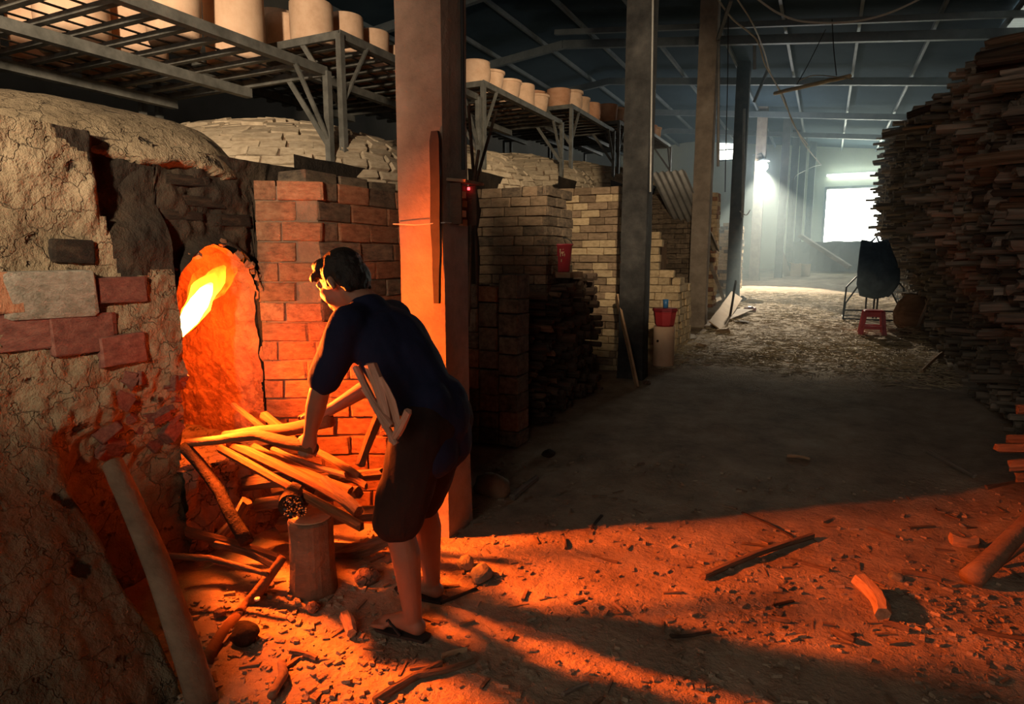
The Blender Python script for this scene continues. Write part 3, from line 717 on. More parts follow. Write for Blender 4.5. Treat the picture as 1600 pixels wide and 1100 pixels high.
flame('flame_core', [fpt(286, 524), fpt(296, 500), fpt(310, 472), fpt(322, 455), fpt(331, 444)], [.010, .040, .042, .03, .006], flame_mat('flame_core', [(0, (14, 6.5, .5)), (.3, (30, 24, 9)), (.7, (26, 18, 4)), (1, (12, 5, .4))], (1, 1, .1)))
flame('flame_tongue', [fpt(290, 518, -2.80), fpt(302, 490, -2.80), fpt(320, 455, -2.80), fpt(338, 432, -2.80), fpt(352, 416, -2.80)], [.012, .055, .062, .045, .008], flame_mat('flame_tongue', [(0, (9, 3, .1)), (.5, (12, 5, .2)), (1, (4, .7, .02))], (.45, .8, .45)))
flame('flame_plume', [fpt(300, 480, -2.84), fpt(325, 445, -2.84), fpt(352, 415, -2.84), fpt(385, 396, -2.84)], [.04, .085, .075, .01], flame_mat('flame_plume', [(0, (4, 1.0, .03)), (1, (1.6, .25, .01))], (.12, .5, .35)))
light('POINT', (-2.80, 2.07, 1.2), 95, (1, .15, .012), shadow_soft_size=.06, name='fire_light')
light('SPOT', (-2.83, 2.05, 1.2), 2050, (1, .13, .011), (-1.0, 2.2, .72), spot_size=R(118), spot_blend=.6, shadow_soft_size=.07, name='fire_glow')   # glare of the firebox thrown out of the mouth

# ------------------------------------------------------------------ feeding place in front of the mouth
FG = 'firewood laid ready at the fire mouth'
def hearth(a, b, Ya, Yb, r, k, label, pts=None): return wood(yp(*a, Ya), yp(*b, Yb), r, k, label, group=FG)
hearth((345, 700), (562, 820), 2.10, 1.86, .030, 'hearth', 'longest pale split plank sloping down across the stump', )
hearth((352, 690), (545, 785), 2.14, 1.95, .024, 'hearth', 'pale split billet just above the longest plank')
hearth((395, 700), (548, 768), 2.20, 2.02, .026, 'hearth', 'short pale block-ended billet in the middle of the pile')
hearth((425, 702), (540, 742), 2.22, 2.08, .026, 'bark', 'dark round branch lying on the pile')
hearth((452, 690), (560, 745), 2.30, 2.14, .026, 'hearth', 'pale billet at the back of the pile')
hearth((365, 632), (440, 690), 2.28, 2.20, .018, 'hearth', 'thin stick poking up at the left of the pile')
hearth((412, 648), (470, 700), 2.30, 2.24, .024, 'hearth', 'knobby stub poking up behind the held log')
hearth((505, 752), (560, 800), 2.02, 1.94, .030, 'bark', 'short block of wood at the right end of the pile')
hearth((540, 745), (572, 760), 2.14, 2.10, .022, 'hearth', 'small chip at the right tip of the pile')
hearth((592, 650), (562, 728), 2.34, 2.20, .026, 'hearth', 'flat board standing upright against the brick buttress')
hearth((470, 655), (520, 640), 2.30, 2.36, .03, 'hearth', 'pale slab standing behind the held log')
hearth((330, 760), (470, 742), 2.28, 2.2, .045, 'bark', 'dark thick log under the pile, at the sill')
hearth((400, 790), (560, 770), 2.18, 2.2, .05, 'bark', 'dark thick log bearing the pile behind the stump')
hearth((430, 770), (600, 740), 2.34, 2.42, .05, 'bark', 'dark log at the foot of the brick buttress')
hearth((440, 820), (610, 800), 2.30, 2.40, .05, 'bark', 'lowest dark log lying behind the stump')
hearth((520, 860), (620, 830), 2.30, 2.46, .045, 'bark', 'dark log end behind the visible leg')
log('leaning_pole', [yp(288, 698, 1.98), yp(345, 770, 1.92), yp(388, 848, 1.88)], [.028, .026, .03], M['char'], 'charred pole leaning from the sill to the ground', 'pole', seed=4)
hearth((292, 832), (432, 872), 1.80, 1.94, .030, 'hearth', 'orange board lying left of the stump')
hearth((335, 850), (428, 884), 1.84, 1.92, .020, 'bark', 'second board under the orange one left of the stump')
hearth((332, 848), (385, 782), 1.95, 2.05, .030, 'bark', 'board standing askew left of the stump')
log('branch', [yp(252, 868, 1.66), yp(330, 872, 1.74), yp(418, 898, 1.82)], [.012, .014, .010], M['bark'], 'thin curved branch running from the long leaning log', 'branch', seed=2)
log('branch', [gp(320, 1046)+Vector((0, 0, .02)), gp(385, 960)+Vector((0, 0, .03)), yp(440, 872, 1.90)], [.030, .028, .018], M['hearth'], 'orange branch propped between stump and long log', 'branch', seed=5)
b_ = xp(176, 724, -2.42)
log('long_log', [b_, b_.lerp(Vector((-1.80, 1.33, .02)), .5)+Vector((.02, 0, .02)), gp(318, 1106)], [.036, .044, .050], M['bark'], 'long thick log leaning on the mud wall at the lower left', 'log', n=16, seed=8)
log('fallen_pole', [gp(425, 1100)+Vector((0, 0, .03)), gp(442, 1068)+Vector((0, 0, .03)), gp(438, 1052)+Vector((0, 0, .04))], [.016, .018, .014], M['bark'], 'short stick standing at the bottom edge beneath the branch', 'stick', seed=1)
# the chopping stump and the glowing log end on it
st = thing('chopping_stump', (-1.965, 2.02, 0), 'dark round chopping stump under the pile of wood', 'stump')
pr_ = [(.098, -.03), (.104, .04), (.096, .15), (.095, .30), (.098, .355), (.092, .365)]
sb_ = MB().lathe(pr_, 26, capt=True)
for i in range(len(sb_.v)):
    v = Vector(sb_.v[i]); k = 1+.06*nz((math.atan2(v.y, v.x)*3, v.z*2, 1))+.03*nz((math.atan2(v.y, v.x)*11, v.z*3, 4)); sb_.v[i] = (v.x*k, v.y*k, v.z)
add('trunk', sb_, M['bark'], st, WLOC[st.name])
add('cut_top', MB().lathe([(.0, .366), (.088, .366), (.088, .372), (0, .374)], 22, capb=False), M['split'], st, WLOC[st.name])
lg = thing('ember_log', (-2.0, 1.98, .43), 'short thick log with a glowing ember end lying on the stump', 'log')
pA = yp(456, 790, 1.90); dA = Vector((-.52, .80, 0.02)).normalized()
lb_ = MB().tube([pA+dA*t for t in (0, .04, .12, .2, .27)], [.052, .058, .06, .06, .055], 16)
for i in range(len(lb_.v)):
    v = Vector(lb_.v[i]); lb_.v[i] = tuple(v+Vector((nz(v*20), nz(v*20+Vector((3, 3, 3))), nz(v*20+Vector((7, 7, 7)))))*.01)
add('log_body', lb_, M['char'], lg)
m = bpy.data.materials.new('embers'); m.use_nodes = True; nt = m.node_tree; vo = nt.nodes.new('ShaderNodeTexVoronoi'); vo.inputs['Scale'].default_value = 90
cr = nt.nodes.new('ShaderNodeValToRGB'); cr.color_ramp.elements[0].color = (1, .16, .025, 1); cr.color_ramp.elements[1].color = (0, 0, 0, 1); cr.color_ramp.elements[1].position = .45
tc = nt.nodes.new('ShaderNodeTexCoord'); nt.links.new(tc.outputs['Object'], vo.inputs['Vector']); nt.links.new(vo.outputs['Distance'], cr.inputs[0])
pb = nt.nodes['Principled BSDF']; pb.inputs['Base Color'].default_value = (.03, .012, .008, 1); nt.links.new(cr.outputs[0], pb.inputs['Emission Color']); pb.inputs['Emission Strength'].default_value = 1.1
eb = MB(); F_ = frame(dA)
for i in range(46):
    a, q = random.uniform(0, 6.28), .045*math.sqrt(random.random()); c = pA-dA*.004+F_ @ Vector((0, q*math.cos(a)-.012, q*math.sin(a)-.006))
    eb.box(c, (.012, .017, .014), Euler((random.random()*3, random.random()*3, 0)).to_matrix())
add('ember_end', eb, m, lg, label='glowing red ember end')

# ------------------------------------------------------------------ the man feeding the fire
def blob_mesh(name, prims, voxel, smooth=3, m=None, wrinkle=0, wscale=9):
    """prims: (p0, r0, p1, r1) tapered capsules or (p, (rx,ry,rz), rot) ellipsoids -> one continuous skin"""
    mb = MB()
    for pr in prims:
        if len(pr) == 4:
            p0, r0, p1, r1 = Vector(pr[0]), pr[1], Vector(pr[2]), pr[3]
            d = (p1-p0).normalized(); pts, rs_ = [], []
            for t in (-.98, -.85, -.6, -.3): pts.append(p0+d*r0*t); rs_.append(r0*math.sqrt(1-t*t))
            for t in (0, .25, .5, .75, 1): pts.append(p0.lerp(p1, t)); rs_.append(r0*(1-t)+r1*t)
            for t in (.3, .6, .85, .98): pts.append(p1+d*r1*t); rs_.append(r1*math.sqrt(1-t*t))
            mb.tube(pts, rs_, 16)
        else:
            c, r, rot = Vector(pr[0]), pr[1], pr[2]; Rm = Euler(rot).to_matrix(); n0 = len(mb.v); nu, nv = 20, 12
            for j in range(nv+1):
                ph = math.pi*(j/nv-.5); ph = max(-1.5, min(1.5, ph))
                for k in range(nu):
                    th = 2*math.pi*k/nu
                    mb.v.append(tuple(c+Rm @ Vector((r[0]*math.cos(ph)*math.cos(th), r[1]*math.cos(ph)*math.sin(th), r[2]*math.sin(ph)))))
            for j in range(nv):
                for k in range(nu): mb.f.append((n0+j*nu+k, n0+j*nu+(k+1) % nu, n0+(j+1)*nu+(k+1) % nu, n0+(j+1)*nu+k))
            mb.f.append(tuple(n0+k for k in reversed(range(nu)))); mb.f.append(tuple(n0+nv*nu+k for k in range(nu)))
    me = mb.mesh('tmp'); o = bpy.data.objects.new('tmp', me); COL.objects.link(o)
    rm = o.modifiers.new('r', 'REMESH'); rm.mode = 'VOXEL'; rm.voxel_size = voxel
    if smooth: sm_ = o.modifiers.new('s', 'SMOOTH'); sm_.iterations = smooth; sm_.factor = .6
    dg = bpy.context.evaluated_depsgraph_get(); ev = bpy.data.meshes.new_from_object(o.evaluated_get(dg)); bpy.data.objects.remove(o)
    ev.name = name; ev.materials.clear()
    if m: ev.materials.append(m)
    if wrinkle:
        nrm = [Vector(v.normal) for v in ev.vertices]; cos = []
        for v, n__ in zip(ev.vertices, nrm):
            p = v.co; k = nz((p.x*wscale, p.y*wscale, p.z*wscale*.45))+.5*nz((p.x*wscale*2.3, p.y*wscale*2.3, p.z*wscale))
            cos += list(p+n__*k*wrinkle)
        ev.vertices.foreach_set('co', cos)
    ev.polygons.foreach_set('use_smooth', [True]*len(ev.polygons)); ev.update(); return ev

man = thing('person', (-1.42, 2.05, 0), 'man in navy t-shirt and dark shorts stooping to push a log into the fire', 'person')
V = Vector
HIP = V((-1.345, 2.05, .86)); CH = V((-1.545, 2.04, 1.17)); NK = V((-1.635, 2.03, 1.315))
LSH, RSH = V((-1.605, 1.885, 1.245)), V((-1.63, 2.20, 1.245))
LEL, REL = V((-1.705, 1.83, .99)), V((-1.72, 2.28, .98))
LHA, RHA = V((-1.815, 1.885, .795)), V((-1.93, 2.14, .83))
LKN, LAN = V((-1.44, 1.945, .46)), V((-1.385, 1.95, .085))
RKN, RAN = V((-1.50, 2.20, .46)), V((-1.47, 2.22, .085))
HD = V((-1.735, 2.02, 1.395))
body = []
body += [(HIP, .10, HIP.lerp(CH, .5), .10), (HIP.lerp(CH, .5), .10, CH, .115), (CH, .11, NK, .06)]
body += [(LSH, .058, RSH, .058), (V((-1.33, 1.985, .84)), .085, V((-1.33, 2.125, .84)), .085)]
body += [(NK, .056, HD+V((.045, 0, -.035)), .052)]
# head: skull, jaw, brow, nose, lips, chin, ears
hr = (0, .42, 0)   # head tipped forward and down, facing -X
def H(x, y, z):    # head-local: x forward (face), y left, z up
    return HD + Euler((0, -.50, 0)).to_matrix() @ V((-x, -y, z))
body += [(H(-.012, 0, .03), (.094, .074, .088), (0, -.5, 0)), (H(.03, 0, -.035), (.062, .058, .075), (0, -.5, 0)),
         (H(.068, 0, -.085), .026, H(.05, 0, -.095), .032), (H(.085, 0, .022), .018, H(.108, 0, -.018), .0135),
         (H(.085, -.028, .036), .016, H(.085, .028, .036), .016), (H(.088, -.016, -.05), .011, H(.088, .016, -.05), .011), (H(.086, -.015, -.064), .011, H(.086, .015, -.064), .011)]
for s_ in (-1, 1):
    body += [(H(-.008, s_*.074, .012), .015, H(-.014, s_*.080, -.022), .010), (H(.07, s_*.034, -.012), .026, H(.05, s_*.045, -.04), .026), (H(.082, s_*.03, .012), .012, H(.082, s_*.03, .010), .012)]
# arms
for SH, EL, HA in ((LSH, LEL, LHA), (RSH, REL, RHA)):
    body += [(SH, .053, SH.lerp(EL, .55), .046), (SH.lerp(EL, .55), .046, EL, .038), (EL, .039, EL.lerp(HA, .35), .040), (EL.lerp(HA, .35), .040, HA, .026)]
# legs
for HPx, KN, AN in ((V((-1.335, 1.965, .80)), LKN, LAN), (V((-1.345, 2.14, .80)), RKN, RAN)):
    body += [(HPx, .088, KN, .056), (KN, .055, KN.lerp(AN, .32)+V((.015, 0, 0)), .058), (KN.lerp(AN, .32)+V((.015, 0, 0)), .058, AN, .036)]
    f = AN
    body += [(f+V((.022, 0, -.038)), .034, f+V((-.06, 0, -.030)), .034), (f+V((-.06, 0, -.030)), .034, f+V((-.135, .0, -.052)), .024), (f, .036, f+V((-.05, 0, -.03)), .032)]
    for t in range(5):
        yy = (-.032+.016*t); ln = [.175, .18, .175, .165, .155][t] if HPx.y < 2 else [.155, .165, .175, .18, .175][t]
        body += [(f+V((-.12, yy, -.058)), .0125, f+V((-ln, yy*1.15, -.066)), .0095)]
# hands: the palm, four fingers curled round the log, the thumb over it
LOG_D = V((1, .05, .03)).normalized()
def hand(HA, side, toward):
    out = []
    pal = HA + toward*.045
    out += [(HA, .027, pal, .030), (pal+LOG_D*.024, .017, pal-LOG_D*.024, .017), (HA+LOG_D*.008, .022, pal+LOG_D*.018, .021)]
    dn = V((0, 0, -1)); out_y = V((0, side, 0))
    for k in range(4):
        b = pal + LOG_D*(-.030+.020*k) + toward*.018 + out_y*-.004
        l1, l2, l3 = [(.036, .026, .020), (.040, .029, .021), (.038, .027, .020), (.030, .021, .017)][k]
        k1 = b + (toward*.55+out_y*.45).normalized()*l1*.6 + dn*l1*.6
        k2 = k1 + (dn*.55-out_y*.85).normalized()*l2
        k3 = k2 + (V((0, 0, .75))-out_y*.65).normalized()*l3
        out += [(b, .0098, k1, .0092), (k1, .0092, k2, .0085), (k2, .0085, k3, .0075)]
    t0 = HA + toward*.018 - LOG_D*.022; t1 = t0 - LOG_D*.032 + toward*.022 - out_y*.012; t2 = t1 - LOG_D*.012 + toward*.026 - out_y*.016
    out += [(t0, .0135, t1, .0115), (t1, .0115, t2, .0095)]
    return out
body += hand(LHA, -1, (LHA-LEL).normalized())
body += hand(RHA, 1, (RHA-REL).normalized())
add('body', blob_mesh('body', body, .0055, 4, M['skin']), None, man)
# clothes
sh = [(HIP+V((.01, 0, .03)), .142, HIP.lerp(CH, .5), .14), (HIP.lerp(CH, .5), .14, CH+V((.015, 0, 0)), .145), (CH, .145, NK+V((.02, 0, -.035)), .082),
      (HIP+V((0, -.06, .02)), .115, CH+V((.01, -.05, 0)), .118), (HIP+V((0, .06, .02)), .115, CH+V((.01, .05, 0)), .118),
      (LSH, .078, RSH, .078), (HIP+V((.03, -.05, -.10)), .104, HIP+V((.01, -.05, .08)), .112), (HIP+V((.03, .05, -.10)), .104, HIP+V((.01, .05, .08)), .115),
      (HIP.lerp(CH, .35)+V((.03, 0, -.01)), .14, HIP.lerp(CH, .75)+V((.045, 0, 0)), .132)]
for SH, EL in ((LSH, LEL), (RSH, REL)): sh += [(SH, .078, SH.lerp(EL, .82), .066)]
add('t_shirt', blob_mesh('t_shirt', sh, .009, 5, M['shirt'], .012, 8), None, man)
so_ = []
for HPx, KN, AN in ((V((-1.335, 1.955, .80)), LKN, LAN), (V((-1.345, 2.14, .80)), RKN, RAN)):
    so_ += [(HPx+V((0, 0, .06)), .118, HPx.lerp(KN, .5), .104), (HPx.lerp(KN, .5), .106, KN.lerp(HPx, .06)+V((-.01, 0, 0)), .098)]
so_ += [(V((-1.325, 1.98, .86)), .115, V((-1.325, 2.12, .86)), .115)]
add('shorts', blob_mesh('shorts', so_, .009, 4, M['shorts'], .012, 9), None, man)
ha = [(H(-.022, 0, .045), (.100, .082, .088), (0, -.5, 0)), (H(-.07, 0, .0), (.055, .072, .075), (0, -.5, 0)), (H(.03, 0, .095), (.062, .066, .034), (0, -.2, 0))]
for i in range(26):
    a = random.uniform(-1.4, 1.4); b0 = H(.055*math.cos(a)+.01, .06*math.sin(a), .085); ha.append((b0, .014, b0+(H(.10, .07*math.sin(a), .045+.02*random.random())-b0)*.8, .006))
for s_ in (-1, 1): ha += [(H(-.01, s_*.074, .05), .016, H(.01, s_*.076, .0), .009), (H(-.05, s_*.066, .0), .026, H(-.06, s_*.056, -.05), .018)]
add('hair', blob_mesh('hair', ha, .006, 2, M['hair'], .004, 60), None, man)
for AN in (LAN, RAN):
    fl = MB(); L_ = []
    sole = [(.065, .03), (.07, 0), (.065, -.03), (.0, -.036), (-.08, -.045), (-.15, -.045), (-.192, -.02), (-.196, .0), (-.19, .02), (-.15, .045), (-.08, .045), (0, .036)]
    n_s = len(sole)
    vs_ = [(AN.x+a, AN.y+b, zz) for zz in (.002, .014) for a, b in sole]
    fl.add(vs_, [tuple(reversed(range(n_s))), tuple(range(n_s, 2*n_s))]+[(k, (k+1) % n_s, n_s+(k+1) % n_s, n_s+k) for k in range(n_s)])
    sd = add('flip_flop', fl, M['rubber'], man)
    stp = MB()
    for s_ in (-1, 1): stp.tube([(AN.x-.145, AN.y, .018), (AN.x-.10, AN.y+s_*.028, .058), (AN.x-.03, AN.y+s_*.045, .018)], .006, 6)
    add('strap', stp, M['rubber'], sd)
# the logs he holds and the kindling under his arm
hA = V((-2.56, 1.98, .70)); hB = LHA+(LHA-LEL).normalized()*.055+V((.03, .01, -.022))
log('held_log', [yp(293, 693, 2.0), yp(400, 680, 1.96), hB], [.020, .024, .026], M['hearth'], 'long orange log the man pushes towards the fire mouth', 'log', seed=3)
log('held_log', [yp(352, 682, 2.12), yp(440, 672, 2.12), RHA+(RHA-REL).normalized()*.05+V((.05, 0, -.02))], [.026, .03, .03], M['hearth'], 'second thicker log held behind the long one', 'log', seed=6)
KG = 'kindling tucked under the arm'
for i, (a, b, Y, r, lb) in enumerate((((556, 572), (618, 692), 1.745, .012, 'longest thin slat of the kindling under his arm'), ((578, 568), (606, 668), 1.75, .017, 'broad flat piece of kindling under his arm'),
        ((592, 590), (622, 672), 1.755, .017, 'middle piece of kindling beside his hip'), ((612, 688), (638, 642), 1.75, .012, 'splinter of kindling pointing up at his hip'), ((570, 606), (612, 664), 1.74, .014, 'short piece of kindling at the front of the bundle'))):
    wood(yp(*a, Y), yp(*b, Y), r*1.35, 'pink_lit_wood', lb, 'kindling', KG, 'kindling')

# ------------------------------------------------------------------ things on and around the pillars
def on(px, py, X): return xp(px, py, X)
# open switch box on the right face of the nearest pillar
ebx = thing('switch_box', (-1.70, 2.86, 1.75), 'small open wooden switch box with a red light on the nearest pillar', 'switch box')
for nm, c, d in (('back_board', (-1.705, 2.89, 1.76), (.012, .15, .20)), ('side_board', (-1.675, 2.815, 1.76), (.06, .012, .20)), ('side_board', (-1.675, 2.965, 1.76), (.06, .012, .20))):
    add(nm, MB().box(c, d), M['darkwood'], ebx)
add('roof_board', MB().box((-1.665, 2.89, 1.872), (.11, .19, .014), Euler((0, .12, 0)).to_matrix()), M['bark'], ebx)
for i, z in enumerate((1.81, 1.765, 1.715, 1.67)): add('switch', MB().box((-1.688, 2.89+.012*(i % 2), z), (.025, .045, .032)), M['card'] if i % 2 else M['white'], ebx)
add('indicator_lamp', MB().lathe([(.007, 0), (.007, .012), (.003, .014)], 8, (-1.678, 2.945, 1.838)), M['led'], ebx, label='tiny glowing red indicator')
# dark tapering strip hung on the front of the nearest pillar
a, b = yp(680, 205, 2.745), yp(683, 474, 2.735)
mb = MB(); n = 20
for j in range(n):
    t = j/(n-1); p = a.lerp(b, t); wv = (.027 if t > .05 else .018)*(1-.45*max(0, t-.55)/.45)
    for sx, sy in ((-1, -1), (1, -1), (1, 1), (-1, 1)): mb.v.append((p.x+sx*wv+.006*nz((t*5, 1, 1)), p.y+sy*.010, p.z))
for j in range(n-1):
    for k in range(4): mb.f.append((j*4+k, j*4+(k+1) % 4, j*4+4+(k+1) % 4, j*4+4+k))
mb.f += [(3, 2, 1, 0), tuple((n-1)*4+k for k in range(4))]
add('rubber_strip', mb, M['rubber'], label='dark tapering rubber strip wired to the front of the nearest pillar', cat='strip')
wr = MB().tube([(-2.015, 2.75, 1.665), (-1.93, 2.727, 1.66), (-1.86, 2.715, 1.655), (-1.78, 2.725, 1.66), (-1.705, 2.75, 1.665), (-1.70, 3.0, 1.67)], .003, 5)
add('tie_wire', wr, M['cable'], label='thin wire tied round the nearest pillar over the strip', cat='wire')
for i, (a, b, lb) in enumerate((((722, 0), (724, 265), 'straight dark conduit up the far edge of the nearest pillar'),)):
    p, q = on(*a, -1.70), on(*b, -1.70); add('conduit', MB().tube([p, q], .010, 8), M['cable_dark'], label=lb, cat='conduit')
for i, (a, b, X) in enumerate((((732, 165), (742, 300), -2.35), ((748, 235), (738, 300), -2.3), ((775, 175), (742, 290), -2.4))):
    add('leaning_rod', MB().tube([on(*a, X), on(*b, X), on(*b, X)+(on(*b, X)-on(*a, X)).normalized()*.25+Vector((0, 0, -.72))], .012, 7), M['darkwood'], label='%s dark rod leaning beside the switch box' % ['long left', 'short middle', 'slanting right'][i], cat='rod', group='rods beside the switch box')
# bare blocks stacked left of the dark firewood
BS = thing('block_stack', (-2.25, 4.3, gz(4.3)), 'rough stack of brown blocks right behind the nearest pillar', 'brick stack')
for c_ in range(3):
    zb = gz(4.3)+.02
    while zb < 1.20:
        h_ = random.uniform(.11, .19); brick(BS, random.choice(['brick', 'brick_dark', 'brick_dark']), (-2.42+c_*.16, 4.32+.02*c_, zb+h_/2), (.155, .22, h_-.008), None, .03); zb += h_
# maroon bucket on the dark firewood
def bucket(name, c, r, h, m, label, cat='bucket'):
    t = thing(name, c, label, cat)
    add('pail', MB().lathe([(r*.78, 0), (r*.82, .01), (r*.98, h*.93), (r*1.05, h*.95), (r*1.06, h), (r*.97, h), (r*.76, .02)], 26).mesh('pail', True), m, t, c)
    hd = MB().tube([Vector(c)+Vector((r*1.04*math.cos(a), .3*r*math.sin(a), h*.93+r*.62*math.sin(a))) for a in lin(0, math.pi, 14)], .005, 6)
    add('handle', hd, M['cable_dark'], t, (0, 0, 0)); return t
bp_ = on(873, 424, -2.22)
add('bucket_shelf', MB().box((bp_.x, bp_.y+.02, bp_.z-.03), (.34, .34, .05)), M['bark'], label='dark board under the maroon bucket on the firewood', cat='board')
bucket('bucket', (bp_.x, bp_.y, bp_.z-.005), .125, .255, M['maroon'], 'maroon bucket with worn lettering standing on the dark firewood')
# worn lettering painted on the bucket
lt = MB()
for (dx, dz, w_, h_) in ((-.012, .20, .035, .008), (-.025, .185, .008, .03), (.0, .175, .03, .007), (-.022, .15, .006, .028), (.0, .155, .007, .03), (-.01, .165, .026, .006), (.018, .15, .006, .024), (-.012, .10, .006, .026)):
    lt.box((bp_.x+.62*.118+dx*.8, bp_.y-.80*.114+dx*.55, bp_.z+dz), (w_, .004, h_), Matrix.Rotation(.60, 3, 'Z'))
bo = [o for o in bpy.data.objects if o.name == 'bucket'][0]
add('lettering', lt, M['card'], bo, (0, 0, 0), kind='stuff', label='worn pale brush lettering')
# clay pipe with a red tub and a blue cup on it
q = gp(1033, 573); zt = q.z
cp_ = thing('clay_pipe', (q.x, q.y+.1, zt), 'pale clay pipe standing as a pedestal for the red tub', 'pipe')
add('pipe', MB().lathe([(.125, 0), (.128, .02), (.125, .3), (.126, .48), (.11, .48), (.11, .02)], 28).mesh('pipe', True), M['pot'], cp_, WLOC[cp_.name])
add('hole', MB().lathe([(.014, 0), (.014, .01)], 10, capt=True).mesh('hole'), M['char'], cp_, (q.x-.045, q.y-.02, zt+.31), (R(70), 0, R(-18)))
tb = thing('red_tub', (q.x, q.y+.1, zt+.48), 'red plastic tub with lid on the clay pipe', 'tub')
add('tub', MB().lathe([(.10, 0), (.115, .02), (.135, .16), (.14, .17), (.14, .18), (.12, .18), (.1, .03)], 8).mesh('tub'), M['red'], tb, WLOC[tb.name])
add('lid', MB().lathe([(.0, .18), (.15, .18), (.152, .2), (.14, .215), (0, .22)], 8, capb=False).mesh('lid'), M['maroon'], tb, WLOC[tb.name])
add('drinking_cup', MB().lathe([(.03, 0), (.034, .1), (.03, .1), (.026, .01)], 14).mesh('drinking_cup', True), M['blue'], None, (q.x+.01, q.y+.08, zt+.70), label='small blue cup on the lid of the red tub', cat='cup')
# planks
def plank(p0, p1, w_, t_, m, label, cat='plank', name='plank', roll=0):
    p0, p1 = Vector(p0), Vector(p1); d = p1-p0
    mb = MB(); F_ = frame(d) @ Matrix.Rotation(roll, 3, 'X'); n = 8
    for j in range(n):
        t = j/(n-1)
        for sy, sz in ((-1, -1), (1, -1), (1, 1), (-1, 1)):
            k = 1+.12*nz((t*4, sy, sz+p0.x)); mb.v.append(tuple(d*t+F_ @ Vector((0, sy*w_/2*k, sz*t_/2+.006*nz((t*3, 7, p0.y))))))
    for j in range(n-1):
        for k in range(4): mb.f.append((j*4+k, j*4+(k+1) % 4, j*4+4+(k+1) % 4, j*4+4+k))
    mb.f += [(3, 2, 1, 0), tuple((n-1)*4+k for k in range(4))]
    return add(name, mb, m, None, p0, label=label, cat=cat)
b0 = gp(996, 606); plank(b0, yp(964, 462, b0.y+.42), .085, .022, M['split'], 'brown plank leaning on the foot of the black smoked pillar', roll=1.4)
b0 = gp(1137, 484); plank(b0, yp(1110, 412, b0.y+.1), .07, .02, M['greywood'], 'grey plank leaning right of the third pillar', roll=1.4)
b0 = gp(1152, 500); plank(gp(1100, 512)+Vector((0, 0, .03)), gp(1165, 488)+Vector((0, 0, .05)), .28, .02, M['greywood'], 'broad grey board lying at the foot of the third pillar')
plank(gp(1118, 516)+Vector((0, 0, .06)), gp(1150, 478)+Vector((0, 0, .22)), .25, .018, M['card'], 'bent brown board propped at the foot of the third pillar', roll=.6)
plank(gp(1140, 500)+Vector((0, 0, .03)), yp(1150, 440, 12.6), .06, .03, M['darkwood'], 'dark post standing in the clutter by the third pillar', roll=1.5)
plank(yp(1250, 368, 22.6), yp(1328, 418, 22.2), .28, .12, M['greywood'], 'long diagonal beam sloping down in front of the doorway', 'beam', 'beam')
plank(gp(1231, 432), yp(1218, 392, 21.6), .22, .03, M['card'], 'pale board leaning at the foot of a far pillar', roll=1.5)
for i, (px, py, s_, lb) in enumerate(((1243, 432, .5, 'left of two small cardboard boxes below the diagonal beam'), (1258, 431, .46, 'right of two small cardboard boxes below the diagonal beam'))):
    q = gp(px, py); t = thing('cardboard_box', q, lb, 'box'); add('carton', MB().box((q.x, q.y, q.z+s_*.4), (s_*.6, s_*.6, s_*.8)), M['card'], t)
    add('flap', MB().box((q.x-.12, q.y-.15, q.z+s_*.82), (s_*.3, s_*.6, .012), Euler((0, .3, 0)).to_matrix()), M['card'], t)
add('low_wall', MB().grid(lambda X, z: (X, 24.3+.1*nz((X*2, z, 1)), z), lin(-1.2, 1.3, 12), [.8, 1.2, 1.62, 1.98]).grid(lambda X, Y: (X, Y, 1.98+.05*nz((X*2, Y*2, 0))), lin(-1.2, 1.3, 12), [24.3, 25.5, 27]), M['wall'], kind='structure', label='low dark bank below the bright doorway')
# corrugated sheet leaning behind the third pillar
def sheet(A, B, wv, label):
    A, B = Vector(A), Vector(B); d = (B-A); F_ = frame(d); mb = MB()
    mb.grid(lambda u, t: tuple(d*t + F_ @ Vector((0, u, .018*math.sin(u*2*math.pi/.11)))), lin(-wv/2, wv/2, 49), [0, .5, 1])
    o = add('corrugated_sheet', mb.mesh('corrugated_sheet', True), M['zinc'], None, A, label=label, cat='metal sheet')
    md = o.modifiers.new('t', 'SOLIDIFY'); md.thickness = .004
sheet(on(1098, 392, -2.0), on(1042, 268, -2.35), .62, 'corrugated metal sheet leaning slantwise behind the third pillar')
for i, (px, py, w_, d_, h_) in enumerate(((1130, 520, .25, .2, .08), (1158, 505, .3, .2, .06), (1172, 486, .22, .2, .1), (1080, 528, .18, .15, .07), (1095, 540, .14, .1, .05), (1180, 472, .4, .2, .08), (1160, 470, .2, .2, .12))):
    q = gp(px, py); mb = MB().lathe([(.4, 0), (.5, .25), (.42, .7), (.2, .95), (.0, 1)], 9, capb=True)
    for k in range(len(mb.v)): v = Vector(mb.v[k]); mb.v[k] = tuple(v+Vector((nz(v*3+Vector((i, 0, 0))), nz(v*3+Vector((0, i, 0))), nz(v*3+Vector((0, 0, i)))))*.22)
    m_ = [M['card'], M['greywood'], M['maroon'], M['white'], M['card'], M['straw'], M['greywood']][i]
    add('crumpled_sack', mb, m_, None, q-Vector((0, 0, .01)), scale=(w_, d_, h_), label=['crumpled brown sack before the third pillar', 'flat grey scrap right of the third pillar', 'dark red cloth heap by the fourth pillar', 'white plastic bag beside the red tub', 'pale scrap beside the red tub', 'long straw heap by the fourth pillar', 'grey scrap heap behind the cloth'][i], cat='litter', group='litter by the pillars')

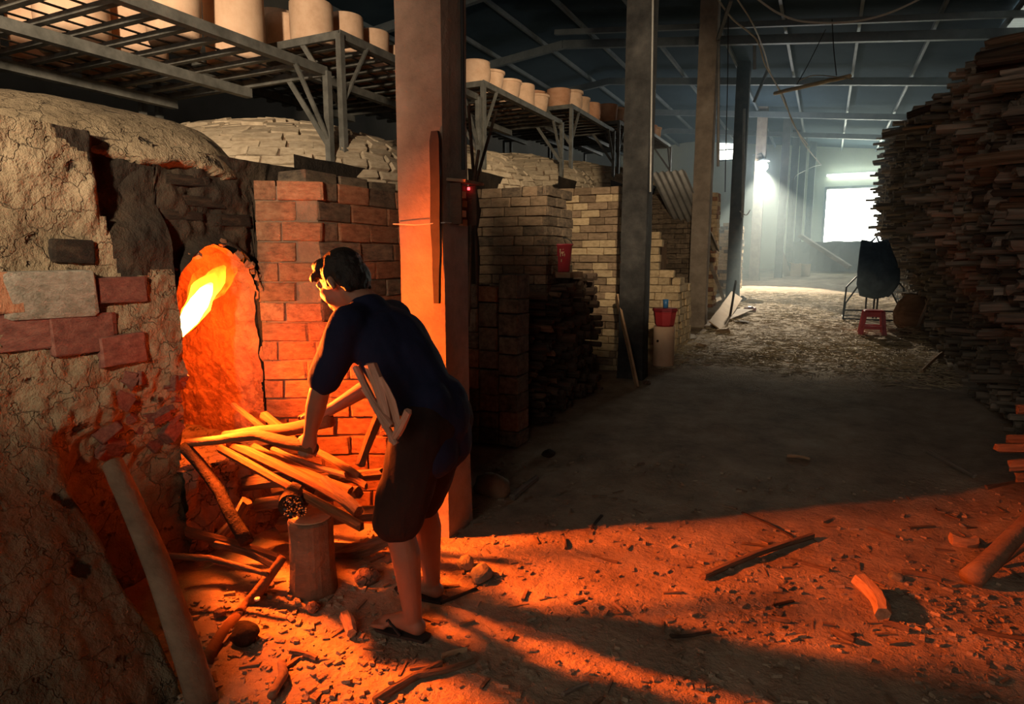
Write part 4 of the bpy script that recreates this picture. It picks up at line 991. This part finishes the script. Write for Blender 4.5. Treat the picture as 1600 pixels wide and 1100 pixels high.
# ------------------------------------------------------------------ hammock chair, stool, jar by the stack
cg = gp(1362, 500); z0 = cg.z
ch = thing('hammock_chair', cg, 'black tube-framed hammock chair with a dark blue sling', 'chair')
T = lambda pts, r=.014: MB().tube([Vector(p)+cg for p in pts], r, 8)
add('base_frame', T([(-.44, -.2, .02), (.46, -.2, .02), (.46, .45, .02), (-.44, .45, .02), (-.44, -.2, .02)]), M['black_metal'], ch)
for sx, lb in ((-1, 'l'), (1, 'r')):
    add('side_frame', T([(sx*.44, -.2, .02), (sx*.44, -.15, .17), (sx*.42, -.05, .55), (sx*.28, .05, .72), (sx*.12, .1, .80)]), M['black_metal'], ch)
    add('side_frame', T([(sx*.42, .45, .02), (sx*.40, .40, .25), (sx*.22, .30, .58)]), M['black_metal'], ch)
add('cross_rail', T([(-.44, -.2, .17), (.44, -.2, .17)]), M['black_metal'], ch)
for x in (-.1, .02, .07): add('leg', T([(x, .1, .02), (x, .1, .45)]), M['black_metal'], ch)
def sling(u, t):
    a = t*2.3; wd = .31*(1-.35*max(0, t-.45)/.55)*(.55+.45*min(1, t*3+.35))
    z = .36+.95*t; y = -.12+.42*t*t-.20*math.sin(t*3.0)
    bulge = .16*math.sin(math.pi*t)*(1-(u)**2)
    return tuple(cg+Vector((u*wd+.03*math.sin(t*5), y-bulge+.02*nz((u*4, t*6, 2)), z+.05*abs(u)+.015*nz((u*7, t*7, 1)))))
sl = add('sling', MB().grid(sling, lin(-1, 1, 24), lin(0, 1, 26)).mesh('sling', True), M['navy'], ch)
so = sl.modifiers.new('t', 'SOLIDIFY'); so.thickness = .03
add('top_loop', T([(-.10, .1, 1.05), (-.09, .12, 1.32), (-.02, .13, 1.40), (.03, .13, 1.28), (.08, .12, 1.33), (.16, .12, 1.30), (.18, .1, 1.05)], .02), M['navy'], ch)
add('cord', T([(.04, .13, 1.38), (.05, .14, 1.75), (.06, .2, 2.3)], .008), M['cable'], ch)
add('clip', MB().box(cg+Vector((-.16, -.2, .88)), (.05, .02, .09), Euler((0, .6, 0)).to_matrix()).box(cg+Vector((-.22, -.2, .72)), (.03, .02, .05)), M['white'], ch)
sg = gp(1362, 522); stl = thing('plastic_stool', sg, 'small red plastic stool in front of the hammock chair', 'stool')
seat = MB()
def sqr(h, z, n=6):  # rounded square ring
    out = []
    for k in range(24):
        a = 2*math.pi*k/24; c, s_ = math.cos(a), math.sin(a); m_ = max(abs(c), abs(s_)); rr = h*(.9/m_ if .9/m_ < 1.18 else 1.18); out.append((rr*c, rr*s_, z))
    return out
ring = [sqr(.135, .335), sqr(.145, .345), sqr(.135, .36), sqr(.10, .365), sqr(.04, .36)]
vs_ = [Vector(p)+sg for r_ in ring for p in r_]; fs = []
for j in range(4):
    for k in range(24): fs.append((j*24+k, j*24+(k+1) % 24, j*24+24+(k+1) % 24, j*24+24+k))
fs.append(tuple(96+k for k in range(24))); seat.add(vs_, fs)
add('seat', seat, M['red'], stl)
for sx in (-1, 1):
    for sy in (-1, 1):
        mb = MB(); p0, p1 = sg+Vector((sx*.155, sy*.155, 0)), sg+Vector((sx*.115, sy*.115, .345))
        mb.bar(p0+Vector((-sx*.025, 0, 0)), p1+Vector((-sx*.03, 0, 0)), .012, .062).bar(p0+Vector((0, -sy*.025, 0)), p1+Vector((0, -sy*.03, 0)), .062, .012)
        add('leg', mb, M['red'], stl)
for (a, b) in ((0, -1), (0, 1), (-1, 0), (1, 0)):
    add('apron', MB().box(sg+Vector((a*.122, b*.122, .30)), (.24 if b else .010, .24 if a else .010, .07)), M['red'], stl)
    add('stretcher', MB().box(sg+Vector((a*.145, b*.145, .11)), (.27 if b else .012, .27 if a else .012, .05)), M['red'], stl)
q = gp(1432, 520)
mb = MB().lathe([(.20, 0), (.28, .12), (.30, .28), (.24, .44), (.16, .52), (.17, .56), (.13, .56), (.12, .5)], 24)
add('storage_jar', mb.mesh('storage_jar', True), M['bark'], None, q+Vector((0, .35, 0)), label='dull brown round jar against the stack behind the leaning stick', cat='jar')
plank(gp(1430, 518), yp(1455, 460, 11.1), .04, .03, M['greywood'], 'thin pale stick leaning on the stack by the brown jar', 'stick', 'stick', 1.2)

# ------------------------------------------------------------------ wires, lamps and poles overhead
def cable(pts, r, m, label, name='cable', cat='cable'):
    out = []
    P_ = [Vector(p) for p in pts]
    for i in range(len(P_)-1):
        p0, p1, p2, p3 = P_[max(i-1, 0)], P_[i], P_[i+1], P_[min(i+2, len(P_)-1)]
        for j in range(8):
            t = j/8; out.append(.5*((2*p1)+(p2-p0)*t+(2*p0-5*p1+4*p2-p3)*t*t+(3*p1-p0-3*p2+p3)*t**3))
    out.append(P_[-1]); return add(name, MB().tube(out, r, 6), m, label=label, cat=cat)
YC = lambda px, py, Y: yp(px, py, Y)
cable([YC(1178, -6, 8.5), YC(1215, 20, 8.6), YC(1258, 34, 8.7), YC(1330, 34, 8.8), YC(1390, 20, 8.9), YC(1450, -8, 9)], .012, M['cable'], 'pale cable sagging across the top of the view')
cable([YC(1120, -4, 10), YC(1145, 30, 10.6), YC(1182, 62, 11.4), YC(1195, 100, 12), YC(1212, 130, 13), YC(1230, 170, 14.5), YC(1255, 222, 17), YC(1283, 258, 21)], .014, M['cable'], 'pale cable running down along the line of pillars')
cable([YC(1150, -4, 10), YC(1175, 35, 10.6), YC(1192, 75, 12), YC(1206, 120, 13.5), YC(1224, 150, 14), YC(1240, 195, 15), YC(1262, 226, 17.5)], .012, M['cable'], 'second pale cable beside the one along the pillars')
cable([on(1138, -75, -1.6), on(1138, 20, -1.6), on(1137, 120, -1.6), on(1134, 240, -1.6), on(1133, 300, -1.6)], .008, M['cable_dark'], 'thin dark wire hanging right of the third pillar')
cable([YC(1300, 30, 11), YC(1303, 80, 11), YC(1307, 118, 11)], .008, M['cable_dark'], 'wire hanging down to the end of the bamboo pole')
cable([YC(1245, 132, 12.4), YC(1262, 102, 12.2), YC(1290, 46, 12)], .007, M['cable_dark'], 'thin slanting wire over the bamboo pole')
cable([YC(1246, 128, 12.4), YC(1270, 118, 12.0), YC(1306, 120, 11.2), YC(1333, 124, 10.8)], .008, M['cable'], 'pale wire looping over the bamboo pole')
cable([YC(1238, 320, 21.15), YC(1240, 280, 21.15), YC(1255, 268, 23.4), YC(1272, 260, 24.55), YC(1282, 258, 25.7)], .014, M['cable_dark'], 'dark wire looping from a far pillar')
cable([YC(1156, 330, 15.18), YC(1166, 336, 15.12), YC(1172, 328, 15.18)], .012, M['cable'], 'short pale wire loop on the fourth pillar')
log('bamboo_pole', [YC(1211, 146, 13.2), YC(1270, 132, 12.2), YC(1328, 119, 11.0)], [.035, .034, .030], M['straw'], 'pale bamboo pole sticking out over the aisle', 'pole', amp=.05, seed=9)
for (a, b, X, r, lb) in (((1020, 0), (1016, 300), -1.69, .012, 'pale conduit down the right edge of the black smoked pillar'), ((1123, 62), (1122, 260), -1.68, .022, 'pale conduit down the right edge of the third pillar'), ((1163, 170), (1160, 340), -1.62, .03, 'pale tube fixed upright on the fourth pillar')):
    Yk = {-1.69: 6.77, -1.68: 10.73, -1.62: 15.17}[X]; add('conduit', MB().tube([yp(*a, Yk), yp(*b, Yk)], r, 8), M['zinc'], label=lb, cat='conduit')
for (a, b, X, lb) in (((1122, 60), (1142, 0), -1.68, 'steel brace from the third pillar to the rafter'), ((1178, 160), (1200, 108), -1.6, 'steel brace from the fourth pillar to the rafter')):
    add('roof_brace', MB().bar(on(*a, X), on(*b, X+.25), .05, .05), M['beam'], label=lb, cat='brace')
add('hanging_tube_lamp', MB().tube([on(1179, 50, -1.5), on(1179, 108, -1.5)], .03, 8), M['zinc'], label='unlit tube lamp hanging upright by the fourth pillar', cat='lamp')
# the glaring bulb
bpos = yp(1192, 257, 19.72)
bl = thing('bulb_lamp', bpos, 'glaring white bulb on a short arm on the far grey pillar', 'lamp')
add('bulb', MB().lathe([(.0, -.19), (.08, -.17), (.13, -.10), (.13, -.02), (.08, .05), (.04, .09)], 16, capb=False).mesh('bulb', True), M['bulb'], bl, bpos)
add('socket', MB().lathe([(.04, .085), (.045, .1), (.04, .18), (.0, .19)], 12), M['cable_dark'], bl, bpos)
add('arm', MB().tube([bpos+Vector((0, 0, .18)), bpos+Vector((-.05, .08, .30)), bpos+Vector((-.3, .3, .32))], .014, 6), M['cable_dark'], bl)
add('reflector', MB().lathe([(.04, .16), (.14, .13), (.18, .08), (.175, .08), (.13, .12), (.03, .15)], 18, capb=False).mesh('reflector', True), M['zinc'], bl, bpos)
light('POINT', bpos+Vector((.10, -.75, -.16)), 95, (.86, .94, 1), shadow_soft_size=.08, name='bulb_light')
light('SPOT', bpos+Vector((.05, -.2, -.22)), 2600, (1, .88, .66), bpos+Vector((1.0, -7.0, -6.6)), spot_size=R(54), spot_blend=.14, shadow_soft_size=.1, name='bulb_beam')   # the bulb's reflector throws it down the aisle
light('SPOT', bpos+Vector((.05, -.3, -.22)), 4200, (1, .88, .66), bpos+Vector((1.35, -9.0, -4.35)), spot_size=R(17), spot_blend=.3, shadow_soft_size=.1, name='bulb_beam')   # extra narrow spot, added to even out the light along the aisle
# fluorescent tube on the end wall
fl_ = thing('tube_lamp', (.75, 26.8, 4.4), 'lit fluorescent tube high on the end wall above the doorway', 'lamp')
add('tube', MB().tube([(-.15, 26.78, 4.42), (1.75, 26.78, 4.42)], .035, 10), M['tube'], fl_)
add('batten', MB().box((.8, 26.84, 4.44), (2.0, .05, .09)), M['white'], fl_)
light('AREA', (.8, 26.6, 4.4), 150, (.88, 1, .80), (.8, 20, 2), shape='RECTANGLE', size=1.9, size_y=.1, name='tube_light')

# ------------------------------------------------------------------ litter on the floor
def fz(p): return floor_fn(p[0], p[1])[2]
def ground(px, py, dz=0): q = gp(px, py); return Vector((q.x, q.y, fz(q)+dz))
LG = 'sticks and chips on the earth floor'
for i, (a, b, r, k, lb) in enumerate((((1098, 905), (1268, 842), .018, 'bark', 'longest stick on the lit floor, pale along its top'), ((1160, 803), (1240, 842), .010, 'darkwood', 'thin dark twig meeting the longest stick'),
        ((1160, 850), (1205, 858), .008, 'bark', 'thin twig left of the longest stick'), ((940, 808), (925, 828), .010, 'darkwood', 'short dark splinter by the upper edge of the firelight'),
        ((1343, 918), (1378, 968), .040, 'split', 'short pale round billet standing out on the red floor'), ((1200, 962), (1235, 970), .014, 'bark', 'flat chip below the long stick'),
        ((1208, 946), (1240, 940), .012, 'darkwood', 'dark flat chip in the red light'), ((1235, 878), (1295, 895), .012, 'bark', 'flat slat right of the long stick'),
        ((1355, 826), (1400, 842), .010, 'bark', 'thin slat in the dim red light'), ((1420, 828), (1462, 824), .011, 'bark', 'slender stick near the pale chip'),
        ((1048, 998), (1110, 990), .014, 'darkwood', 'dark curled strip of bark in the shadow'), ((1450, 708), (1522, 752), .022, 'greywood', 'grey stick lying at the foot of the right stack'),
        ((1530, 912), (1500, 900), .03, 'bark', 'stub lying under the leaning pole at the right'), ((800, 782), (838, 752), .024, 'greywood', 'grey billet lying behind the pillar'),
        ((585, 1100), (690, 1040), .020, 'bark', 'crooked stick at the bottom edge by the sandals'), ((650, 1060), (740, 1036), .022, 'bark', 'dark crooked stick right of the sandals'),
        ((690, 1028), (730, 1018), .016, 'split', 'pale chip with a sharp edge by the sandals'), ((455, 1030), (495, 1036), .018, 'bark', 'short chunk left of the sandals'),
        ((540, 970), (550, 995), .028, 'split', 'flat square chip before the sandals'), ((690, 945), (745, 922), .010, 'darkwood', 'thin dark twig behind the heel'),
        ((880, 1090), (918, 1072), .014, 'greywood', 'pair of slats in the shadow at the bottom'), ((1485, 848), (1526, 852), .035, 'split', 'pale broad chip by the leaning pole'),
        ((1410, 900), (1470, 912), .016, 'bark', 'dark chip below the leaning pole'), ((960, 945), (975, 958), .010, 'split', 'tiny pale peg at the shadow edge'),
        ((880, 842), (884, 858), .009, 'bark', 'tiny upright chip in the firelight'), ((925, 870), (965, 880), .012, 'bark', 'curved bark strip in the firelight'),
        ((1380, 975), (1420, 985), .016, 'bark', 'broken chip beside the pale billet'), ((1300, 985), (1335, 1000), .016, 'bark', 'dark chip at the lower shadow edge'),
        ((1540, 770), (1600, 760), .02, 'bark', 'slat pinned beneath the right stack'), ((1230, 714), (1265, 720), .012, 'split', 'pale scrap lying in the dim aisle'),
        ((1440, 585), (1472, 558), .020, 'split', 'pale split stick on the edge of the straw'), ((1520, 985), (1600, 1000), .012, 'bark', 'thin root at the lower right'))):
    wood(ground(*a, r*.7), ground(*b, r*.7), r, k, lb, 'stick', LG, 'stick')
log('leaning_pole', [ground(1515, 918, .03), ground(1515, 918)+Vector((.22, .28, .18)), ground(1515, 918)+Vector((.62, .75, .52))], [.050, .042, .036], M['bark'], 'thick bark-covered pole leaning in from the right edge', 'pole', seed=12)
log('leaning_pole', [ground(1558, 890, .02), ground(1558, 890)+Vector((.5, .45, .33))], [.02, .018], M['bark'], 'thinner pole leaning beside the thick one at the right edge', 'pole', seed=13)
def rock(c, d, m, label, cat='stone', name='stone', g=None, seed=0):
    mb = MB(); nu, nv = 14, 9
    for j in range(nv+1):
        ph = max(-1.45, min(1.45, math.pi*(j/nv-.5)))
        for k in range(nu):
            th = 2*math.pi*k/nu; v = Vector((math.cos(ph)*math.cos(th), math.cos(ph)*math.sin(th), math.sin(ph)))
            v *= 1+.28*nz(v*1.3+Vector((seed*3.1, seed, 0)))+.10*nz(v*4+Vector((seed, 0, 3)))
            mb.v.append((v.x*d[0]/2, v.y*d[1]/2, v.z*d[2]/2))
    for j in range(nv):
        for k in range(nu): mb.f.append((j*nu+k, j*nu+(k+1) % nu, (j+1)*nu+(k+1) % nu, (j+1)*nu+k))
    mb.f += [tuple(reversed(range(nu))), tuple(nv*nu+k for k in range(nu))]
    return add(name, mb.mesh(name, True), m, None, c, (0, 0, seed), label=label, cat=cat, group=g)
SGp = 'stones and clods on the floor'
for i, (px, py, d, mk, lb) in enumerate(((728, 888, (.09, .08, .07), 'stone', 'upper of two pale stones by the pillar foot'), (752, 905, (.13, .10, .09), 'stone', 'lower larger pale stone by the pillar foot'),
        (770, 770, (.26, .2, .16), 'brick_dark', 'big dark block behind the foot of the pillar'), (575, 915, (.12, .1, .09), 'clod', 'round clod behind the visible leg'), (490, 960, (.06, .06, .05), 'clod', 'small clod right of the stump'),
        (385, 1010, (.13, .1, .09), 'char', 'lump of black charcoal by the propped branch'), (345, 980, (.05, .05, .04), 'clod', 'small clod left of the propped branch'), (857, 712, (.14, .1, .05), 'char', 'dark cow-pat shaped lump near the firewood'),
        (1400, 905, (.07, .05, .04), 'stone', 'small grey stone among the chips'), (1010, 600, (.09, .08, .05), 'clod', 'clod at the foot of the leaning plank'))):
    rock(ground(px, py, d[2]*.28), d, M[mk], lb, seed=i+1, g=SGp)
# a white scrap on the propped branch
add('plastic_scrap', MB().lathe([(.0, -.006), (.011, -.004), (.012, .004), (0, .007)], 8, capb=False), M['white'], None, yp(402, 936, 1.735), label='tiny white scrap caught on the propped branch', cat='scrap')
# uncountable crumbs: grit and bark chips, straw
grit = MB(); rg = random.Random(5)
def crumb(mb, c, d, rz, ti):
    mb.box(c, d, Euler((ti, ti*.6, rz)).to_matrix())
for i in range(9000):
    u = rg.random(); Y = 1.1+3.6*u**1.3; X = rg.uniform(-2.3, 1.5)
    dens = .25+.75*max(0, nz((X*2.2, Y*2.2, 11))*2)+(.6 if X < -1.3 and Y < 2 else 0)+(.7 if X > .4 else 0)
    if rg.random() > dens: continue
    if Y > 3.3 and rg.random() < .75: continue
    sz = .006+.016*rg.random()**2.5
    crumb(grit, (X, Y, fz((X, Y))+sz*.2), (sz*rg.uniform(1, 2.6), sz, sz*.6), rg.uniform(0, 6), rg.uniform(-.4, .4))
add('wood_crumbs', grit, M['dirt'], kind='stuff', label='crumbs of bark and clay scattered over the near floor', cat='debris')
chips = MB()
for i in range(420):
    Y = 1.15+3.3*rg.random()**1.4; X = rg.uniform(-1.9, 1.6)
    if rg.random() > .3+.7*max(0, nz((X*1.7, Y*1.7, 21))*2.2)+(.5 if X > .6 else 0): continue
    L_ = rg.uniform(.03, .10); wd = rg.uniform(.005, .014); z = fz((X, Y))
    crumb(chips, (X, Y, z+wd*.4), (L_, wd, wd*.7), rg.uniform(0, 6.28), rg.uniform(-.12, .12))
add('wood_splinters', chips, M['bark'], kind='stuff', label='thin splinters of wood strewn over the near floor', cat='debris')
straw = MB()
for i in range(16000):
    X = rg.uniform(-1.7, 1.3); Y = 7.2+9.5*rg.random()**1.8
    w_ = ss(7.4, 8.3, Y+.5*nz((X*1.5, Y*.7, 2)))*(.35+.9*max(0, nz((X*.9, Y*.8, 31))+.25)) 
    if X < -.9: w_ *= .75
    if rg.random() > w_: continue
    L_ = rg.uniform(.06, .17); a = rg.uniform(0, 6.28); z = fz((X, Y))+rg.uniform(.004, .022)
    d = Vector((math.cos(a), math.sin(a), rg.uniform(-.12, .12)))*L_/2; n_s = Vector((-math.sin(a), math.cos(a), 0))*.0042; c = Vector((X, Y, z)); u = Vector((0, 0, .004))
    straw.add([c-d-n_s, c-d+n_s, c+d+n_s, c+d-n_s, c-d+u, c+d+u], [(0, 3, 5, 4), (1, 4, 5, 2), (0, 1, 2, 3)])
add('straw', straw, M['straw'], kind='stuff', label='loose pale straw strewn over the aisle', cat='straw')

# ------------------------------------------------------------------ smoky haze at the far end of the hall
hz = bpy.data.materials.new('haze'); hz.use_nodes = True; nt = hz.node_tree; nt.nodes.remove(nt.nodes['Principled BSDF'])
vsn = nt.nodes.new('ShaderNodeVolumeScatter'); vsn.inputs['Color'].default_value = (.72, .90, 1, 1); vsn.inputs['Density'].default_value = .022; vsn.inputs['Anisotropy'].default_value = .35
nt.links.new(vsn.outputs[0], nt.nodes['Material Output'].inputs['Volume'])
add('haze', MB().box((-1.75, 19.2, 3.2), (12.3, 15.2, 6.6)), hz, kind='stuff', label='thin bluish smoke hanging at the far end of the hall', cat='haze')
